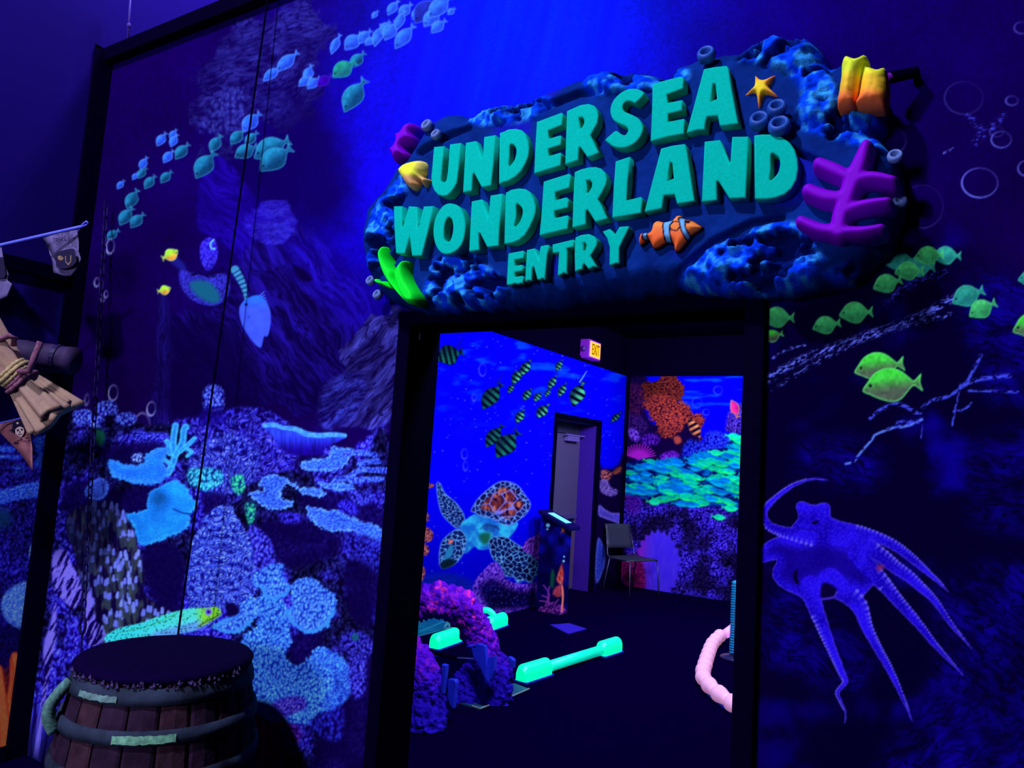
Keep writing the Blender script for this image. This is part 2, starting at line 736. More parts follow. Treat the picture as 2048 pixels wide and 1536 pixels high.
# ============================================================ the big reef mural
def paint_front():
    cv = Canvas(-30, -60, 2110, 1600, 1.6, (12, 0, 70))
    U, V = cv.U, cv.V
    # water: printed light shaft, with the lamp's glow over the sign and falloff painted in
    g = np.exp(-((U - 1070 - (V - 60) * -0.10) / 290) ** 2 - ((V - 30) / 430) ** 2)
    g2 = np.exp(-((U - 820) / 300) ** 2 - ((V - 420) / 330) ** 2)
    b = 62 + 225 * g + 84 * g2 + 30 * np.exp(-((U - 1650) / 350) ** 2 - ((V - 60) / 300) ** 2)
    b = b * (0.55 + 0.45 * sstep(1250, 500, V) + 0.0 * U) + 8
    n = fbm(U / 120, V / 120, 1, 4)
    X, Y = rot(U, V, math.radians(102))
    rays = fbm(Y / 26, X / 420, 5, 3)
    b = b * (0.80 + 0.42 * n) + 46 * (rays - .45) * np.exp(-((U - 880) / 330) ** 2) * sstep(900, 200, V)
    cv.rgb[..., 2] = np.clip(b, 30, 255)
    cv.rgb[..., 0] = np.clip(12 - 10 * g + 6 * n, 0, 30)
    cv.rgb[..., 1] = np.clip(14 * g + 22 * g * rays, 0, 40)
    # fine grain of the print
    gr = vn(U / 4, V / 4, 2)
    cv.rgb *= (0.9 + 0.2 * gr)[..., None]

    def rock(lo, hi, ang, sc, seed, asp=4.0, thr=(0.3, 0.8)):
        def f(U, V, d):
            X, Y = rot(U, V, ang)
            w = 34 * (fbm(U / 70, V / 70, seed, 3) - .5)
            big = fbm((X + w) / (sc * asp * 1.2), (Y + w) / (sc * 2.0), seed, 3)
            fine = fbm((X + w) / (sc * asp * .5), (Y + w) / (sc * .28), seed + 1, 3)
            crack = np.abs(2 * fbm((X + w) / (sc * asp), (Y + 1.5 * w) / (sc * .9), seed + 2, 3) - 1)
            v = .55 * sstep(.25, .75, big) + .45 * sstep(.3, .75, fine)
            return mix(C3(lo), C3(hi), v * sstep(.0, .12, crack))
        return f
    # cliffs at upper left
    cv.fill([(430, 95), (500, 30), (600, 10), (660, 60), (640, 150), (610, 230), (560, 240), (520, 215), (470, 290), (400, 300), (392, 180)],
            rock((10, 0, 66), (44, 44, 150), -.35, 11, 21, 2.2), soft=9, alpha=.75, rag=60)
    cv.fill([(395, 230), (470, 185), (470, 270), (455, 292), (400, 290)], tips((14, 4, 84), (40, 44, 150), (76, 90, 196), 10, 31), soft=8, alpha=.5, rag=40)
    cv.fill([(500, 290), (560, 240), (640, 200), (700, 420), (560, 440), (470, 330)], (11, 0, 72), soft=46, alpha=.8, rag=26)
    # far slope and the streaked rock face
    cv.fill([(415, 335), (445, 330), (560, 455), (620, 490), (560, 560), (430, 480), (395, 440)], rock((14, 0, 104), (30, 6, 186), .75, 14, 22, 4), soft=5, alpha=.75, rag=20)
    cv.fill([(505, 480), (570, 455), (640, 520), (700, 600), (770, 690), (820, 740), (810, 850), (640, 850), (520, 800), (360, 740), (335, 640), (420, 600), (470, 560)],
            rock((8, 0, 58), (34, 16, 178), .95, 11, 23, 5.5), soft=14, alpha=.9, rag=60)
    cv.fill([(560, 470), (640, 480), (720, 560), (760, 650), (700, 660), (600, 560)], rock((14, 0, 110), (34, 14, 214), .95, 9, 29, 6), soft=22, alpha=.75)
    cv.fill([(500, 425), (560, 410), (585, 430), (575, 470), (520, 480), (495, 460)], rock((30, 6, 170), (60, 60, 250), .1, 5, 24, 5), soft=6, alpha=.6, rag=36)
    cv.fill([(585, 530), (610, 540), (625, 560), (600, 560)], (10, 0, 60), soft=4)
    cv.fill([(598, 580), (625, 600), (640, 640), (610, 600)], (10, 0, 60), soft=4)
    # wooden-looking roots by the doorway
    cv.fill([(700, 690), (760, 630), (820, 620), (880, 640), (840, 760), (800, 850), (730, 860), (650, 850), (690, 760)],
            rock((10, 2, 58), (62, 62, 186), -.75, 9, 25, 6), soft=6, rag=36)
    cv.fill([(650, 770), (720, 745), (730, 800), (690, 850), (640, 850)], rock((12, 2, 70), (52, 58, 196), -.5, 7, 26, 4), soft=8)
    # dark column rock
    cv.fill([(318, 590), (335, 600), (340, 700), (338, 850), (296, 850), (310, 760)], rock((10, 0, 56), (24, 14, 120), 1.45, 8, 27, 6), soft=6)
    cv.fill([(340, 650), (450, 640), (520, 740), (510, 850), (345, 850), (336, 700)], (9, 0, 56), soft=20, alpha=.8)

    # the swimming turtle far off
    tid = cv.new_id('printed_sea_turtle')
    z2 = lambda p: crop(0, 420, .3418, p)
    cv.fill(z2([(1040, 280), (1010, 250), (985, 290), (1040, 340), (1100, 400), (1080, 320)]), (24, 22, 130), soft=4, ident=tid)
    cv.fill(z2([(1050, 360), (1110, 360), (1210, 390), (1310, 370), (1345, 430), (1330, 510), (1250, 560), (1130, 530), (1060, 450)]),
            tips((24, 20, 120), (44, 40, 200), (66, 62, 226), 5, 41), soft=3, ident=tid)
    cv.fill(z2([(1110, 430), (1180, 410), (1250, 440), (1290, 520), (1240, 545), (1150, 500)]), (18, 88, 128), soft=6, ident=tid)
    cv.fill(z2([(1180, 190), (1220, 160), (1260, 180), (1275, 260), (1250, 330), (1215, 355), (1180, 310), (1168, 240)]),
            tips((30, 16, 170), (54, 34, 232), (66, 80, 248), 6, 42), soft=2, ident=tid)
    cv.stroke([(*p, 3.4) for p in z2([(1250, 175), (1232, 195), (1236, 222), (1256, 228)])], (90, 190, 230))
    cv.stroke([(*p, w) for p, w in zip(z2([(1375, 350), (1405, 400), (1430, 460), (1440, 520)]), (17, 15, 11, 6))],
              lambda U, V, d, t: mix(C3((22, 70, 140)), C3((60, 140, 200)), sstep(.2, .6, np.sin(t * 46) * .5 + .5)), ident=tid)
    specks(cv, z2([(1120, 370), (1220, 385), (1300, 350)]), 18, (6, 0, 40), 43, .45, 3)

    # big pale blue fish with a spiny back
    fid = cv.new_id('printed_fish')
    for k in range(11):
        a = z2([(1520 + k * 6, 505 + k * 14), (1545 + k * 5 - max(0, k - 7) * 6, 478 + k * 17)])
        cv.stroke([(*a[0], 3), (*a[1], 1.6)], (70, 110, 255), k=1)
    cv.fill(z2([(1405, 560), (1450, 515), (1520, 500), (1570, 560), (1585, 640), (1568, 735), (1545, 740), (1525, 805), (1480, 770), (1425, 690), (1403, 620)]),
            lambda U, V, d: mix(C3((28, 112, 250)), C3((58, 84, 255)), sstep(580, 625, V)) * (0.94 + .12 * vn(U / 9, V / 9, 3))[..., None], ident=fid)
    cv.dots([z2([(1440, 553)])[0], z2([(1455, 625)])[0]], [3.0, 1.4], (10, 20, 90))
    # two glowing yellow fish
    for (x, y, r, an) in ((995, 262, 52, 25), (960, 468, 40, 12)):
        q = z2([(x, y)])[0]
        fish(cv, q[0], q[1], r * .3418 * 2.0, 180 + 180 + an, (150, 225, 60), (226, 150, 60), (200, 250, 150), 1.25, seed=5)

    # blue schools
    FB = dict(body=(30, 62, 200), back=(44, 104, 236), edge=(84, 150, 255))
    FT = dict(body=(10, 56, 104), back=(26, 118, 172), edge=(56, 150, 200))
    z1 = lambda x, y: (x * .3418, y * .3418)
    for k, (x, y, L, an, c) in enumerate([(945, 815, 95, 235, 0), (1013, 785, 70, 235, 0), (1018, 822, 85, 240, 0), (985, 915, 95, 230, 0), (1065, 885, 120, 228, 1),
                               (840, 955, 85, 240, 0), (832, 1012, 80, 230, 1), (791, 1030, 55, 235, 0), (877, 1065, 100, 230, 1), (972, 1035, 95, 225, 1),
                               (706, 1080, 66, 230, 0), (774, 1165, 130, 240, 1), (738, 1265, 130, 232, 1), (803, 1290, 115, 225, 1), (660, 1372, 90, 215, 1),
                               (1262, 840, 120, 238, 1), (1200, 965, 190, 232, 1), (1390, 800, 120, 225, 1), (1470, 712, 150, 225, 0), (1470, 810, 105, 225, 1),
                               (1440, 885, 150, 205, 1), (1590, 868, 235, 205, 1), (1612, 928, 230, 215, 1)]):
        q = z1(x, y)
        fish(cv, q[0], q[1], L * .3418, an, seed=k, fat=1.0, **(FB if c == 0 else FT))
    z7 = lambda x, y: (500 + x * .2441, y * .2441)
    for k, (x, y, L, an, c, ft) in enumerate([(180, 605, 190, 218, 0, .75), (305, 505, 240, 222, 0, .75), (480, 600, 150, 250, 0, 1), (450, 665, 130, 215, 0, 1), (520, 680, 140, 220, 0, 1),
                                   (702, 362, 180, 245, 0, .7), (845, 340, 190, 222, 0, 1.1), (940, 300, 150, 225, 0, 1.1), (985, 335, 110, 215, 0, 1), (1050, 290, 190, 250, 0, .8),
                                   (1110, 220, 120, 230, 0, 1.1), (1150, 252, 180, 235, 0, 1.1), (1172, 62, 150, 232, 0, .9), (1272, 82, 150, 225, 0, 1.05), (1232, 165, 180, 245, 0, .75),
                                   (1365, 105, 130, 235, 0, .9), (1440, 85, 280, 225, 2, 1.0), (1495, 140, 210, 225, 0, 1), (1555, 55, 260, 222, 0, .9), (1545, 215, 160, 220, 0, 1), (1650, 92, 80, 220, 0, 1.2),
                                   (1025, 118, 80, 230, 0, 1), (1265, 300, 250, 230, 0, .8), (880, 490, 170, 225, 1, 1), (770, 565, 230, 212, 3, 1.05), (855, 780, 320, 236, 1, .9), (610, 660, 150, 215, 4, 1)]):
        q = z7(x, y)
        c_ = {0: FB, 1: FT, 2: dict(body=(22, 30, 150), back=(28, 40, 170), edge=(60, 110, 230)), 3: dict(body=(20, 92, 110), back=(26, 130, 120), edge=(30, 160, 190)),
              4: dict(body=(40, 0, 150), back=(46, 4, 160), edge=(60, 30, 190))}[c]
        fish(cv, q[0], q[1], L * .2441, an, seed=k + 40, fat=ft, **c_)
    for (x, y, rx, ry, al) in [(645, 213, 23, 42, .9), (567, 423, 15, 25, .7), (620, 493, 12, 19, .6), (602, 515, 11, 20, .5), (662, 1070, 27, 45, .9), (885, 1163, 25, 40, .8), (827, 1280, 50, 92, .9), (522, 1245, 25, 40, .7), (508, 1110, 12, 30, .5)]:
        q = z2([(x, y)])[0]
        cv.ring(q[0], q[1], rx * .3418, ry * .3418, 2.2, (150, 160, 235), al, .1)

    # ---- reef
    reef = [(95, 880), (150, 830), (200, 845), (250, 835), (300, 850), (360, 838), (430, 830), (480, 815), (540, 822), (600, 870), (700, 900), (790, 900), (790, 1640), (30, 1640), (60, 1100)]
    cv.fill(reef, lambda U, V, d: tips((10, 0, 58), (28, 22, 150), (66, 74, 232), 9, 51, 1.6, 0.2, .55, 14)(U, V, d)
            * (0.42 + 0.75 * sstep(.42, .7, fbm(U / 55, V / 55, 52, 3)))[..., None], k=3, soft=6)
    # anemone fields, upper
    cv.fill([(370, 860), (430, 845), (500, 825), (560, 835), (600, 880), (590, 930), (520, 960), (430, 960), (380, 920)],
            fan(470, 1010, (10, 0, 66), (40, 38, 206), (100, 104, 255), 26, 16, 53), soft=3, jag=9)
    cv.fill([(385, 905), (420, 872), (470, 868), (515, 895), (515, 945), (470, 985), (410, 985), (378, 950)],
            fan(440, 1040, (12, 6, 84), (52, 68, 232), (112, 136, 255), 30, 15, 54), soft=3, jag=9)
    for pl, se in (([(1185, 1080), (1210, 1030), (1250, 1018), (1300, 1045), (1312, 1110), (1300, 1170), (1200, 1170)], 61),
                   ([(560, 1145), (600, 1118), (660, 1115), (685, 1150), (680, 1195), (590, 1200)], 62),
                   ([(680, 1200), (760, 1180), (800, 1215), (770, 1260), (690, 1250)], 63),
                   ([(430, 1180), (500, 1165), (540, 1190), (530, 1240), (440, 1250)], 66),
                   ([(540, 1210), (600, 1208), (612, 1240), (580, 1275), (520, 1262)], 64)):
        cv.fill(z2(pl), tips((16, 4, 96), (52, 70, 220), (112, 150, 255), 6.5, se, 1.5), soft=3)
    cv.fill(z2([(1185, 1160), (1305, 1160), (1310, 1240), (1180, 1250)]), (16, 4, 110), soft=5, alpha=.7)
    cv.fill(z2([(775, 1290), (870, 1300), (980, 1310), (985, 1400), (800, 1370)]), tips((12, 4, 80), (36, 40, 190), (80, 96, 240), 7, 65, .7), soft=4)
    cv.fill(z2([(560, 1290), (600, 1290), (615, 1330), (590, 1385), (555, 1350)]), (18, 84, 70), soft=5)
    # dark recesses between the plates
    for pl in ([(150, 960), (215, 965), (230, 1010), (140, 1030), (120, 990)], [(195, 900), (300, 880), (330, 895), (280, 925), (215, 925)], [(230, 985), (320, 975), (300, 1020), (250, 1025)],
               [(600, 980), (700, 990), (770, 1020), (760, 1060), (690, 1040), (610, 1020)], [(510, 1050), (620, 1040), (680, 1075), (670, 1110), (560, 1140), (505, 1110)],
               [(610, 900), (660, 920), (620, 945), (585, 930)], [(290, 1090), (350, 1090), (370, 1140), (360, 1230), (315, 1220), (290, 1160)], [(585, 1270), (640, 1265), (640, 1310), (595, 1340), (575, 1310)],
               [(690, 1130), (760, 1130), (745, 1250), (700, 1230)], [(690, 1330), (760, 1330), (735, 1600), (620, 1600), (650, 1420)], [(405, 985), (455, 990), (440, 1010), (410, 1030)]):
        cv.fill(pl, (9, 0, 54), soft=9, alpha=.85)
    # teal fingers
    z3 = lambda p: crop(0, 800, .234, p)
    for pts, w in (([(1440, 620), (1490, 500), (1480, 360), (1500, 220)], 13), ([(1450, 460), (1440, 380), (1425, 350)], 9), ([(1500, 470), (1560, 360), (1570, 260), (1590, 230)], 13),
                   ([(1540, 440), (1610, 380), (1660, 330)], 9), ([(1470, 560), (1420, 520), (1380, 500)], 8), ([(1590, 420), (1640, 440), (1600, 480)], 7)):
        cv.stroke([(*p, w) for p in z3(pts)], lambda U, V, d, t: mix(C3((24, 84, 170)), C3((52, 160, 222)), sstep(-5, -1, d) * .6 + .4 * vn(U / 5, V / 5, 4)), soft=2)
    # table corals, left
    cv.fill(z3([(935, 520), (1000, 515), (1040, 545), (1120, 550), (1230, 540), (1240, 470), (1300, 430), (1400, 405), (1440, 430), (1400, 540), (1440, 620), (1400, 690), (1300, 720), (1150, 710), (1000, 670), (945, 640)]),
            plate((24, 104, 232), (46, 122, 255), (20, 70, 190), 5, 71, 14), soft=2, jag=6)
    cv.fill(z3([(1060, 985), (1250, 930), (1270, 800), (1400, 720), (1500, 690), (1590, 740), (1640, 830), (1690, 880), (1660, 960), (1630, 970), (1620, 1050), (1570, 1120), (1400, 1190), (1250, 1240), (1180, 1230), (1130, 1060)]),
            lambda U, V, d: plate((22, 122, 240), (40, 140, 255), (18, 92, 200), 4.5, 72, 7)(U, V, d) * (1 - .45 * np.exp(-((U - 318) / 20) ** 2 - ((V - 995) / 22) ** 2))[..., None], soft=2, jag=6)
    cv.stroke([(*p, 2.5) for p in z3([(1480, 930), (1560, 965), (1640, 972)])], (12, 30, 110))
    cv.fill(z3([(720, 790), (780, 700), (870, 665), (925, 720), (920, 790), (870, 850), (780, 850)]), plate((34, 60, 150), (56, 96, 225), (22, 30, 110), 5, 73, 8), soft=3)
    cv.fill(z3([(1130, 470), (1180, 450), (1230, 480), (1200, 530), (1130, 520)]), tips((14, 4, 70), (70, 110, 220), (160, 190, 255), 5, 74), soft=3)
    # bottle-brush coral: dark stalks, pale tips
    bb = [(130, 1040), (165, 1010), (205, 1005), (240, 1015), (262, 1050), (276, 1090), (286, 1140), (292, 1190), (330, 1215), (360, 1235), (350, 1290), (230, 1310), (190, 1260), (165, 1190), (150, 1110)]
    cv.fill(bb, lambda U, V, d: rockish(U, V), soft=4)
    rr = np.random.default_rng(5)
    pl = smooth_poly(bb, 3)
    n_ = 0
    while n_ < 175:
        x, y = rr.uniform(130, 360), rr.uniform(1000, 1290)
        if sdf_poly(pl, np.array([x]), np.array([y]))[0] > -4:
            continue
        n_ += 1
        br = 0.35 + 0.65 * sstep(150, 270, np.array(x + (y - 1100) * .3)) * rr.uniform(.7, 1)
        a = rr.uniform(-.25, .25) - .12
        cv.stroke([(x + 10 * math.sin(a) + 3, y + 22, 6), (x, y, 6.5)], (34 * br + 8, 46 * br + 8, 62), k=1, alpha=.8)
        cv.stroke([(x, y, 7.5), (x - 5 * math.sin(a), y - 8, 5.5)], (96 * br, 112 * br, 235 * br + 10), k=1)
    # big blue branching bush
    cv.fill([(393, 1060), (420, 1022), (452, 1010), (480, 1040), (505, 1085), (525, 1150), (510, 1190), (470, 1212), (420, 1225), (384, 1225), (372, 1170), (380, 1100)],
            fan(430, 1330, (14, 10, 104), (56, 86, 240), (128, 164, 255), 34, 16, 75, .15, .3), soft=2, jag=9)
    cv.fill([(500, 1050), (540, 1080), (550, 1140), (520, 1170), (505, 1100)], tips((12, 2, 70), (40, 40, 190), (80, 90, 240), 8, 76, 1.5), soft=4)
    for pl_, se in (([(376, 940), (400, 935), (440, 940), (445, 965), (410, 982), (380, 968)], 77), ([(462, 955), (485, 950), (490, 975), (478, 990), (465, 978)], 78), ([(490, 1010), (510, 1005), (508, 1040), (498, 1048)], 79)):
        cv.fill(pl_, tips((12, 30, 90), (30, 140, 190) if se == 77 else (20, 130, 110), (90, 200, 230) if se == 77 else (70, 220, 150), 7, se), soft=4)
    # table corals, right
    z5 = lambda p: crop(400, 800, .2246, p)
    cv.fill(z5([(580, 240), (730, 265), (850, 275), (940, 315), (1180, 330), (1290, 330), (1230, 370), (1130, 420), (1080, 480), (950, 490), (800, 480), (720, 420), (650, 330)]),
            lambda U, V, d: mix(C3((34, 52, 205)), C3((18, 4, 110)), sstep(865, 905, V)) * (.75 + .5 * vn(U / 3.2, V / 16, 8))[..., None], soft=3)
    cv.stroke([(*p, w) for p, w in zip(z5([(575, 228), (650, 218), (730, 245), (850, 258), (940, 300), (1050, 315), (1180, 308), (1290, 318)]), (9, 10, 8, 10, 11, 10, 10, 8))],
              lambda U, V, d, t: mix(C3((36, 96, 240)), C3((76, 150, 255)), vn(U / 4, V / 4, 6)), soft=2)
    P = [([(890, 565), (960, 530), (1080, 520), (1150, 490), (1180, 410), (1250, 425), (1370, 430), (1330, 470), (1320, 550), (1270, 600), (1200, 630), (1000, 630), (910, 610)], 81),
         ([(525, 710), (650, 665), (740, 680), (800, 715), (740, 780), (720, 870), (830, 900), (810, 950), (680, 980), (560, 950), (440, 860), (460, 810), (560, 800)], 82),
         ([(800, 740), (860, 750), (900, 780), (1080, 790), (1125, 830), (1070, 860), (920, 840), (860, 800)], 83),
         ([(1055, 730), (1150, 735), (1360, 750), (1350, 800), (1220, 800), (1100, 780)], 84),
         ([(945, 945), (1080, 965), (1230, 985), (1330, 1030), (1440, 1080), (1560, 1110), (1640, 1170), (1630, 1290), (1550, 1250), (1400, 1190), (1300, 1160), (1160, 1170), (1040, 1110), (970, 1040)], 85)]
    for pts, se in P:
        cv.fill(z5(pts), plate((58, 116, 246), (84, 144, 255), (24, 40, 170), 6.5, se, 7), soft=2, jag=7)
    for pts in ([(1290, 480), (1440, 468), (1562, 490)], [(1420, 570), (1500, 550), (1592, 545)], [(1330, 680), (1420, 625), (1500, 620), (1705, 630)], [(1340, 720), (1500, 705), (1618, 706)], [(1180, 720), (1260, 700), (1360, 690)]):
        cv.stroke([(*p, 11) for p in z5(pts)], lambda U, V, d, t: tips((22, 20, 140), (48, 84, 240), (86, 130, 255), 5.5, 87)(U, V, d), soft=2)
    cv.fill(z5([(1340, 800), (1420, 810), (1480, 850), (1530, 800), (1545, 860), (1480, 930), (1400, 930), (1340, 870)]), tips((12, 2, 74), (40, 44, 190), (70, 90, 240), 6, 88), soft=4)
    cv.fill(z5([(690, 1010), (780, 1000), (900, 1020), (880, 1090), (740, 1095)]), tips((10, 0, 66), (30, 26, 160), (56, 50, 220), 6, 89), soft=5)
    cv.fill(z5([(1220, 930), (1330, 890), (1420, 1000), (1300, 1020)]), tips((12, 0, 80), (32, 26, 190), (60, 60, 250), 6, 90), soft=5)
    cv.fill(z5([(1340, 1180), (1640, 1290), (1640, 1536), (1500, 1480), (1330, 1330)]), tips((10, 0, 60), (26, 24, 150), (46, 60, 200), 7, 91), soft=8)
    # pillar coral, lower middle
    z6 = lambda p: crop(400, 1130, .2643, p)
    cv.fill(z6([(440, 230), (640, 280), (680, 500), (690, 600), (650, 680), (720, 760), (800, 720), (880, 630), (950, 630), (1060, 690), (1130, 770), (1155, 880), (1120, 1000), (1010, 1090), (900, 1130), (830, 1200), (720, 1200), (560, 1190), (420, 1140), (300, 1100), (300, 700), (330, 540), (430, 450)]),
            tips((16, 34, 146), (42, 104, 232), (96, 166, 255), 6.2, 92, 1.5, 0, .22, 8), soft=2, jag=8)
    cv.fill(z6([(890, 700), (950, 640), (1060, 690), (1130, 770), (1155, 880), (1120, 1000), (1010, 1090), (930, 1080), (1000, 950), (1000, 820)]), fan(400 + 820 * .2643, 1130 + 930 * .2643, (20, 40, 160), (46, 110, 250), (80, 150, 255), 20, 12, 93), soft=6)
    for pts, se, c in (([(380, 110), (450, 40), (520, 0), (630, 0), (640, 100), (690, 160), (660, 230), (560, 265), (470, 230), (460, 190)], 94, 0),
                       ([(640, 370), (700, 300), (680, 200), (740, 100), (870, 110), (960, 190), (1020, 220), (1030, 320), (990, 410), (960, 470), (830, 515), (720, 470)], 95, 0),
                       ([(340, 260), (400, 240), (440, 300), (445, 370), (390, 440), (300, 510), (200, 520), (90, 480), (100, 450), (200, 400), (290, 360), (300, 300)], 96, 0)):
        q = z6(pts)
        m = np.mean(np.array(q), 0)
        cv.fill(q, lambda U, V, d, se=se: mix(tips((18, 34, 146), (46, 100, 236), (100, 160, 255), 6.2, se)(U, V, d), C3((44, 112, 255)), sstep(-12, -3, d) * sstep(m[1] - 5, m[1] + 12, V)), soft=2, jag=6)
    cv.fill(z6([(190, 300), (250, 285), (290, 330), (270, 380), (210, 385)]), (9, 0, 50), soft=4)
    # purple sea fan, orange weed at the foot
    cv.fill(z6([(520, 1080), (640, 1000), (780, 1000), (800, 1080), (700, 1130), (560, 1190)]), fan(400 + 520 * .2643, 1130 + 1200 * .2643, (20, 10, 110), (70, 60, 220), (120, 110, 255), 18, 10, 97), soft=4)
    cv.fill(z6([(380, 1130), (520, 1190), (640, 1180), (760, 1240), (740, 1350), (640, 1400), (620, 1600), (380, 1640)]),
            lambda U, V, d: mix(tips((40, 4, 66), (130, 40, 80), (214, 84, 84), 6, 98, 1.5)(U, V, d), tips((16, 0, 70), (60, 20, 150), (130, 60, 210), 6, 99)(U, V, d), sstep(545, 585, U)), soft=6)
    cv.fill(z6([(990, 1100), (1080, 1090), (1070, 1300), (980, 1330), (860, 1250), (830, 1180)]), tips((10, 0, 66), (22, 20, 140), (40, 50, 210), 10, 100), soft=6)
    cv.fill(z6([(1060, 560), (1150, 500), (1250, 520), (1320, 620), (1260, 720), (1250, 940), (1180, 1010), (1130, 900), (1120, 700)]), tips((10, 0, 62), (36, 34, 170), (76, 82, 232), 7, 101), soft=6)
    cv.dots([z6([(1175, 545)])[0]], [8], (16, 70, 90), .8)
    # white rock at far left
    wr = lambda U, V, d: mix(C3((92, 84, 246)), C3((10, 0, 60)), sstep(.50, .60, fbm((U + V * .45) / 4, V / 22, 110, 4)))
    z4 = lambda p: crop(0, 1130, .2643, p)
    for pts in ([(400, -80), (500, -110), (545, 0), (600, 100), (620, 250), (560, 330), (470, 260), (405, 180)], [(650, 190), (700, 250), (720, 400), (800, 545), (690, 620), (640, 520)],
                [(420, 260), (430, 500), (400, 700), (355, 950), (310, 1320), (262, 1260), (310, 1050), (330, 800), (330, 600), (380, 450)]):
        cv.fill(z4(pts), wr, soft=3)
    # moray eel
    eid = cv.new_id('printed_moray_eel')

    def eel(U, V, d):
        x = (U - 0) / .2643
        y = (V - 1130) / .2643
        mid = 560 - (x - 800) * 0.27
        c = mix(C3((40, 190, 200)), C3((60, 230, 170)), sstep(900, 1500, x))
        c = mix(c, C3((70, 128, 250)), sstep(mid + 10, mid + 70, y) * sstep(1000, 1200, x))
        c = mix(c, C3((96, 170, 40)), sstep(1460, 1560, x))
        c = mix(c, C3((66, 86, 226)), sstep(0, 20, y - (480 - (x - 1480) * .55)) * sstep(1450, 1490, x))
        f1, rid = worley(U / 5.5, V / 5.5, 111)
        c = mix(c, C3((14, 40, 60)), sstep(.30, .18, f1) * (rid > .35))
        return c
    cv.fill(z4([(790, 570), (850, 500), (950, 465), (1060, 440), (1200, 390), (1340, 350), (1460, 325), (1560, 325), (1630, 315), (1670, 345), (1670, 380), (1620, 420), (1560, 470), (1480, 500), (1300, 530), (1000, 590)]), eel, soft=2, ident=eid)
    q = z4([(1578, 355)])[0]
    cv.dots([q, q], [7, 4.2], (96, 90, 235)); cv.dots([q], [3.6], (30, 10, 90))
    cv.stroke([(*p, 2.2) for p in z4([(1668, 372), (1600, 410), (1500, 462)])], (40, 60, 30))
    cv.stroke([(*p, 1.6) for p in z4([(900, 510), (1100, 470), (1330, 370)])], (30, 90, 60), alpha=.8)

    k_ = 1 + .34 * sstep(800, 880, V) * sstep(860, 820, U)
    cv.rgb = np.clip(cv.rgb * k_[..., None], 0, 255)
    # ---- right of the doorway
    cv.fill([(1490, 560), (1900, 480), (2120, 700), (2120, 1640), (1490, 1640)],
            lambda U, V, d: mix(C3((4, 0, 44)), C3((10, 0, 150)), sstep(.48, .80, fbm(U / 95, V / 95, 120, 4)) * (.35 + .65 * sstep(1650, 1950, U + .0 * V) + .25 * sstep(1000, 1400, V) * sstep(1750, 1550, U)))
            , k=1, soft=80)
    for pts, ang, se in (([(1930, 900), (2060, 860), (2110, 900), (2110, 1060), (1960, 1050), (1935, 990)], .05, 121), ([(1860, 1180), (1980, 1130), (2110, 1150), (2110, 1420), (1960, 1500), (1850, 1430), (1880, 1300)], .6, 122),
                         ([(1800, 1460), (1880, 1380), (1980, 1440), (2110, 1540), (2110, 1620), (1760, 1620)], -.5, 123), ([(1530, 1190), (1600, 1180), (1700, 1260), (1740, 1330), (1700, 1390), (1600, 1350), (1525, 1310)], .5, 124),
                         ([(1930, 560), (2040, 560), (2110, 640), (2110, 820), (1990, 800), (1940, 700)], .2, 125), ([(1600, 900), (1720, 880), (1770, 940), (1700, 980), (1610, 960)], .3, 126)):
        cv.fill(pts, rock((4, 0, 46), (14, 2, 176), ang, 16, se, 2.6), soft=34, alpha=.75)
    wb = (92, 108, 255)
    zr = lambda p: crop(1500, 440, .2734, p)
    specks(cv, zr([(90, 1190), (300, 1060), (550, 950), (850, 845), (1250, 700), (1500, 560)]), 26, wb, 130, .47, 3.4)
    specks(cv, zr([(160, 1240), (550, 1010), (900, 850), (1470, 690)]), 16, wb, 131, .40, 3.2, alpha=.9)
    specks(cv, zr([(170, 1010), (260, 950), (400, 920)]), 9, wb, 132, .45, 3)
    specks(cv, zr([(1000, 610), (1150, 480), (1420, 380)]), 24, (60, 60, 230), 133, .38, 3.5)
    for pts, w in (([(1260, 1375), (1330, 1320), (1450, 1290), (1550, 1220), (1600, 1160), (1690, 990)], 11), ([(1560, 1210), (1700, 1160), (1900, 1140)], 14), ([(1540, 1200), (1510, 1340), (1480, 1500)], 7),
                   ([(1600, 1250), (1700, 1250), (1960, 1260)], 8), ([(1490, 1400), (1560, 1390), (1620, 1340)], 8), ([(880, 1450), (950, 1390), (1080, 1345), (1200, 1400), (1250, 1440)], 12), ([(1250, 1420), (1230, 1470), (1080, 1480), (1110, 1520)], 10),
                   ([(980, 1536), (1100, 1505), (1230, 1480)], 9)):
        specks(cv, zr(pts), w, (66, 80, 255), 134 + len(pts), .56, 4)
    zq = lambda p: crop(1490, 850, .2725, p)
    specks(cv, zq([(740, 285), (800, 265), (850, 200), (930, 110), (960, 70), (1080, 25), (1200, 5), (1300, -40)]), 8, (90, 130, 255), 140, .62, 4)
    specks(cv, zq([(1300, 0), (1290, 100)]), 5, (60, 70, 240), 141, .5, 3)
    specks(cv, crop(1600, 0, .306, [(1100, 760), (1180, 850), (1150, 930), (1330, 760)]), 22, (60, 66, 230), 142, .42, 3)
    specks(cv, crop(1600, 0, .306, [(940, 1000), (1000, 970)]), 7, (100, 110, 250), 143, .6, 3)
    # green tangs
    G1 = dict(body=(46, 150, 96), back=(70, 200, 120), edge=(90, 240, 140))
    G2 = dict(body=(30, 128, 130), back=(44, 160, 150), edge=(70, 220, 170))
    G3 = dict(body=(78, 96, 84), back=(64, 225, 70), edge=(100, 255, 130))
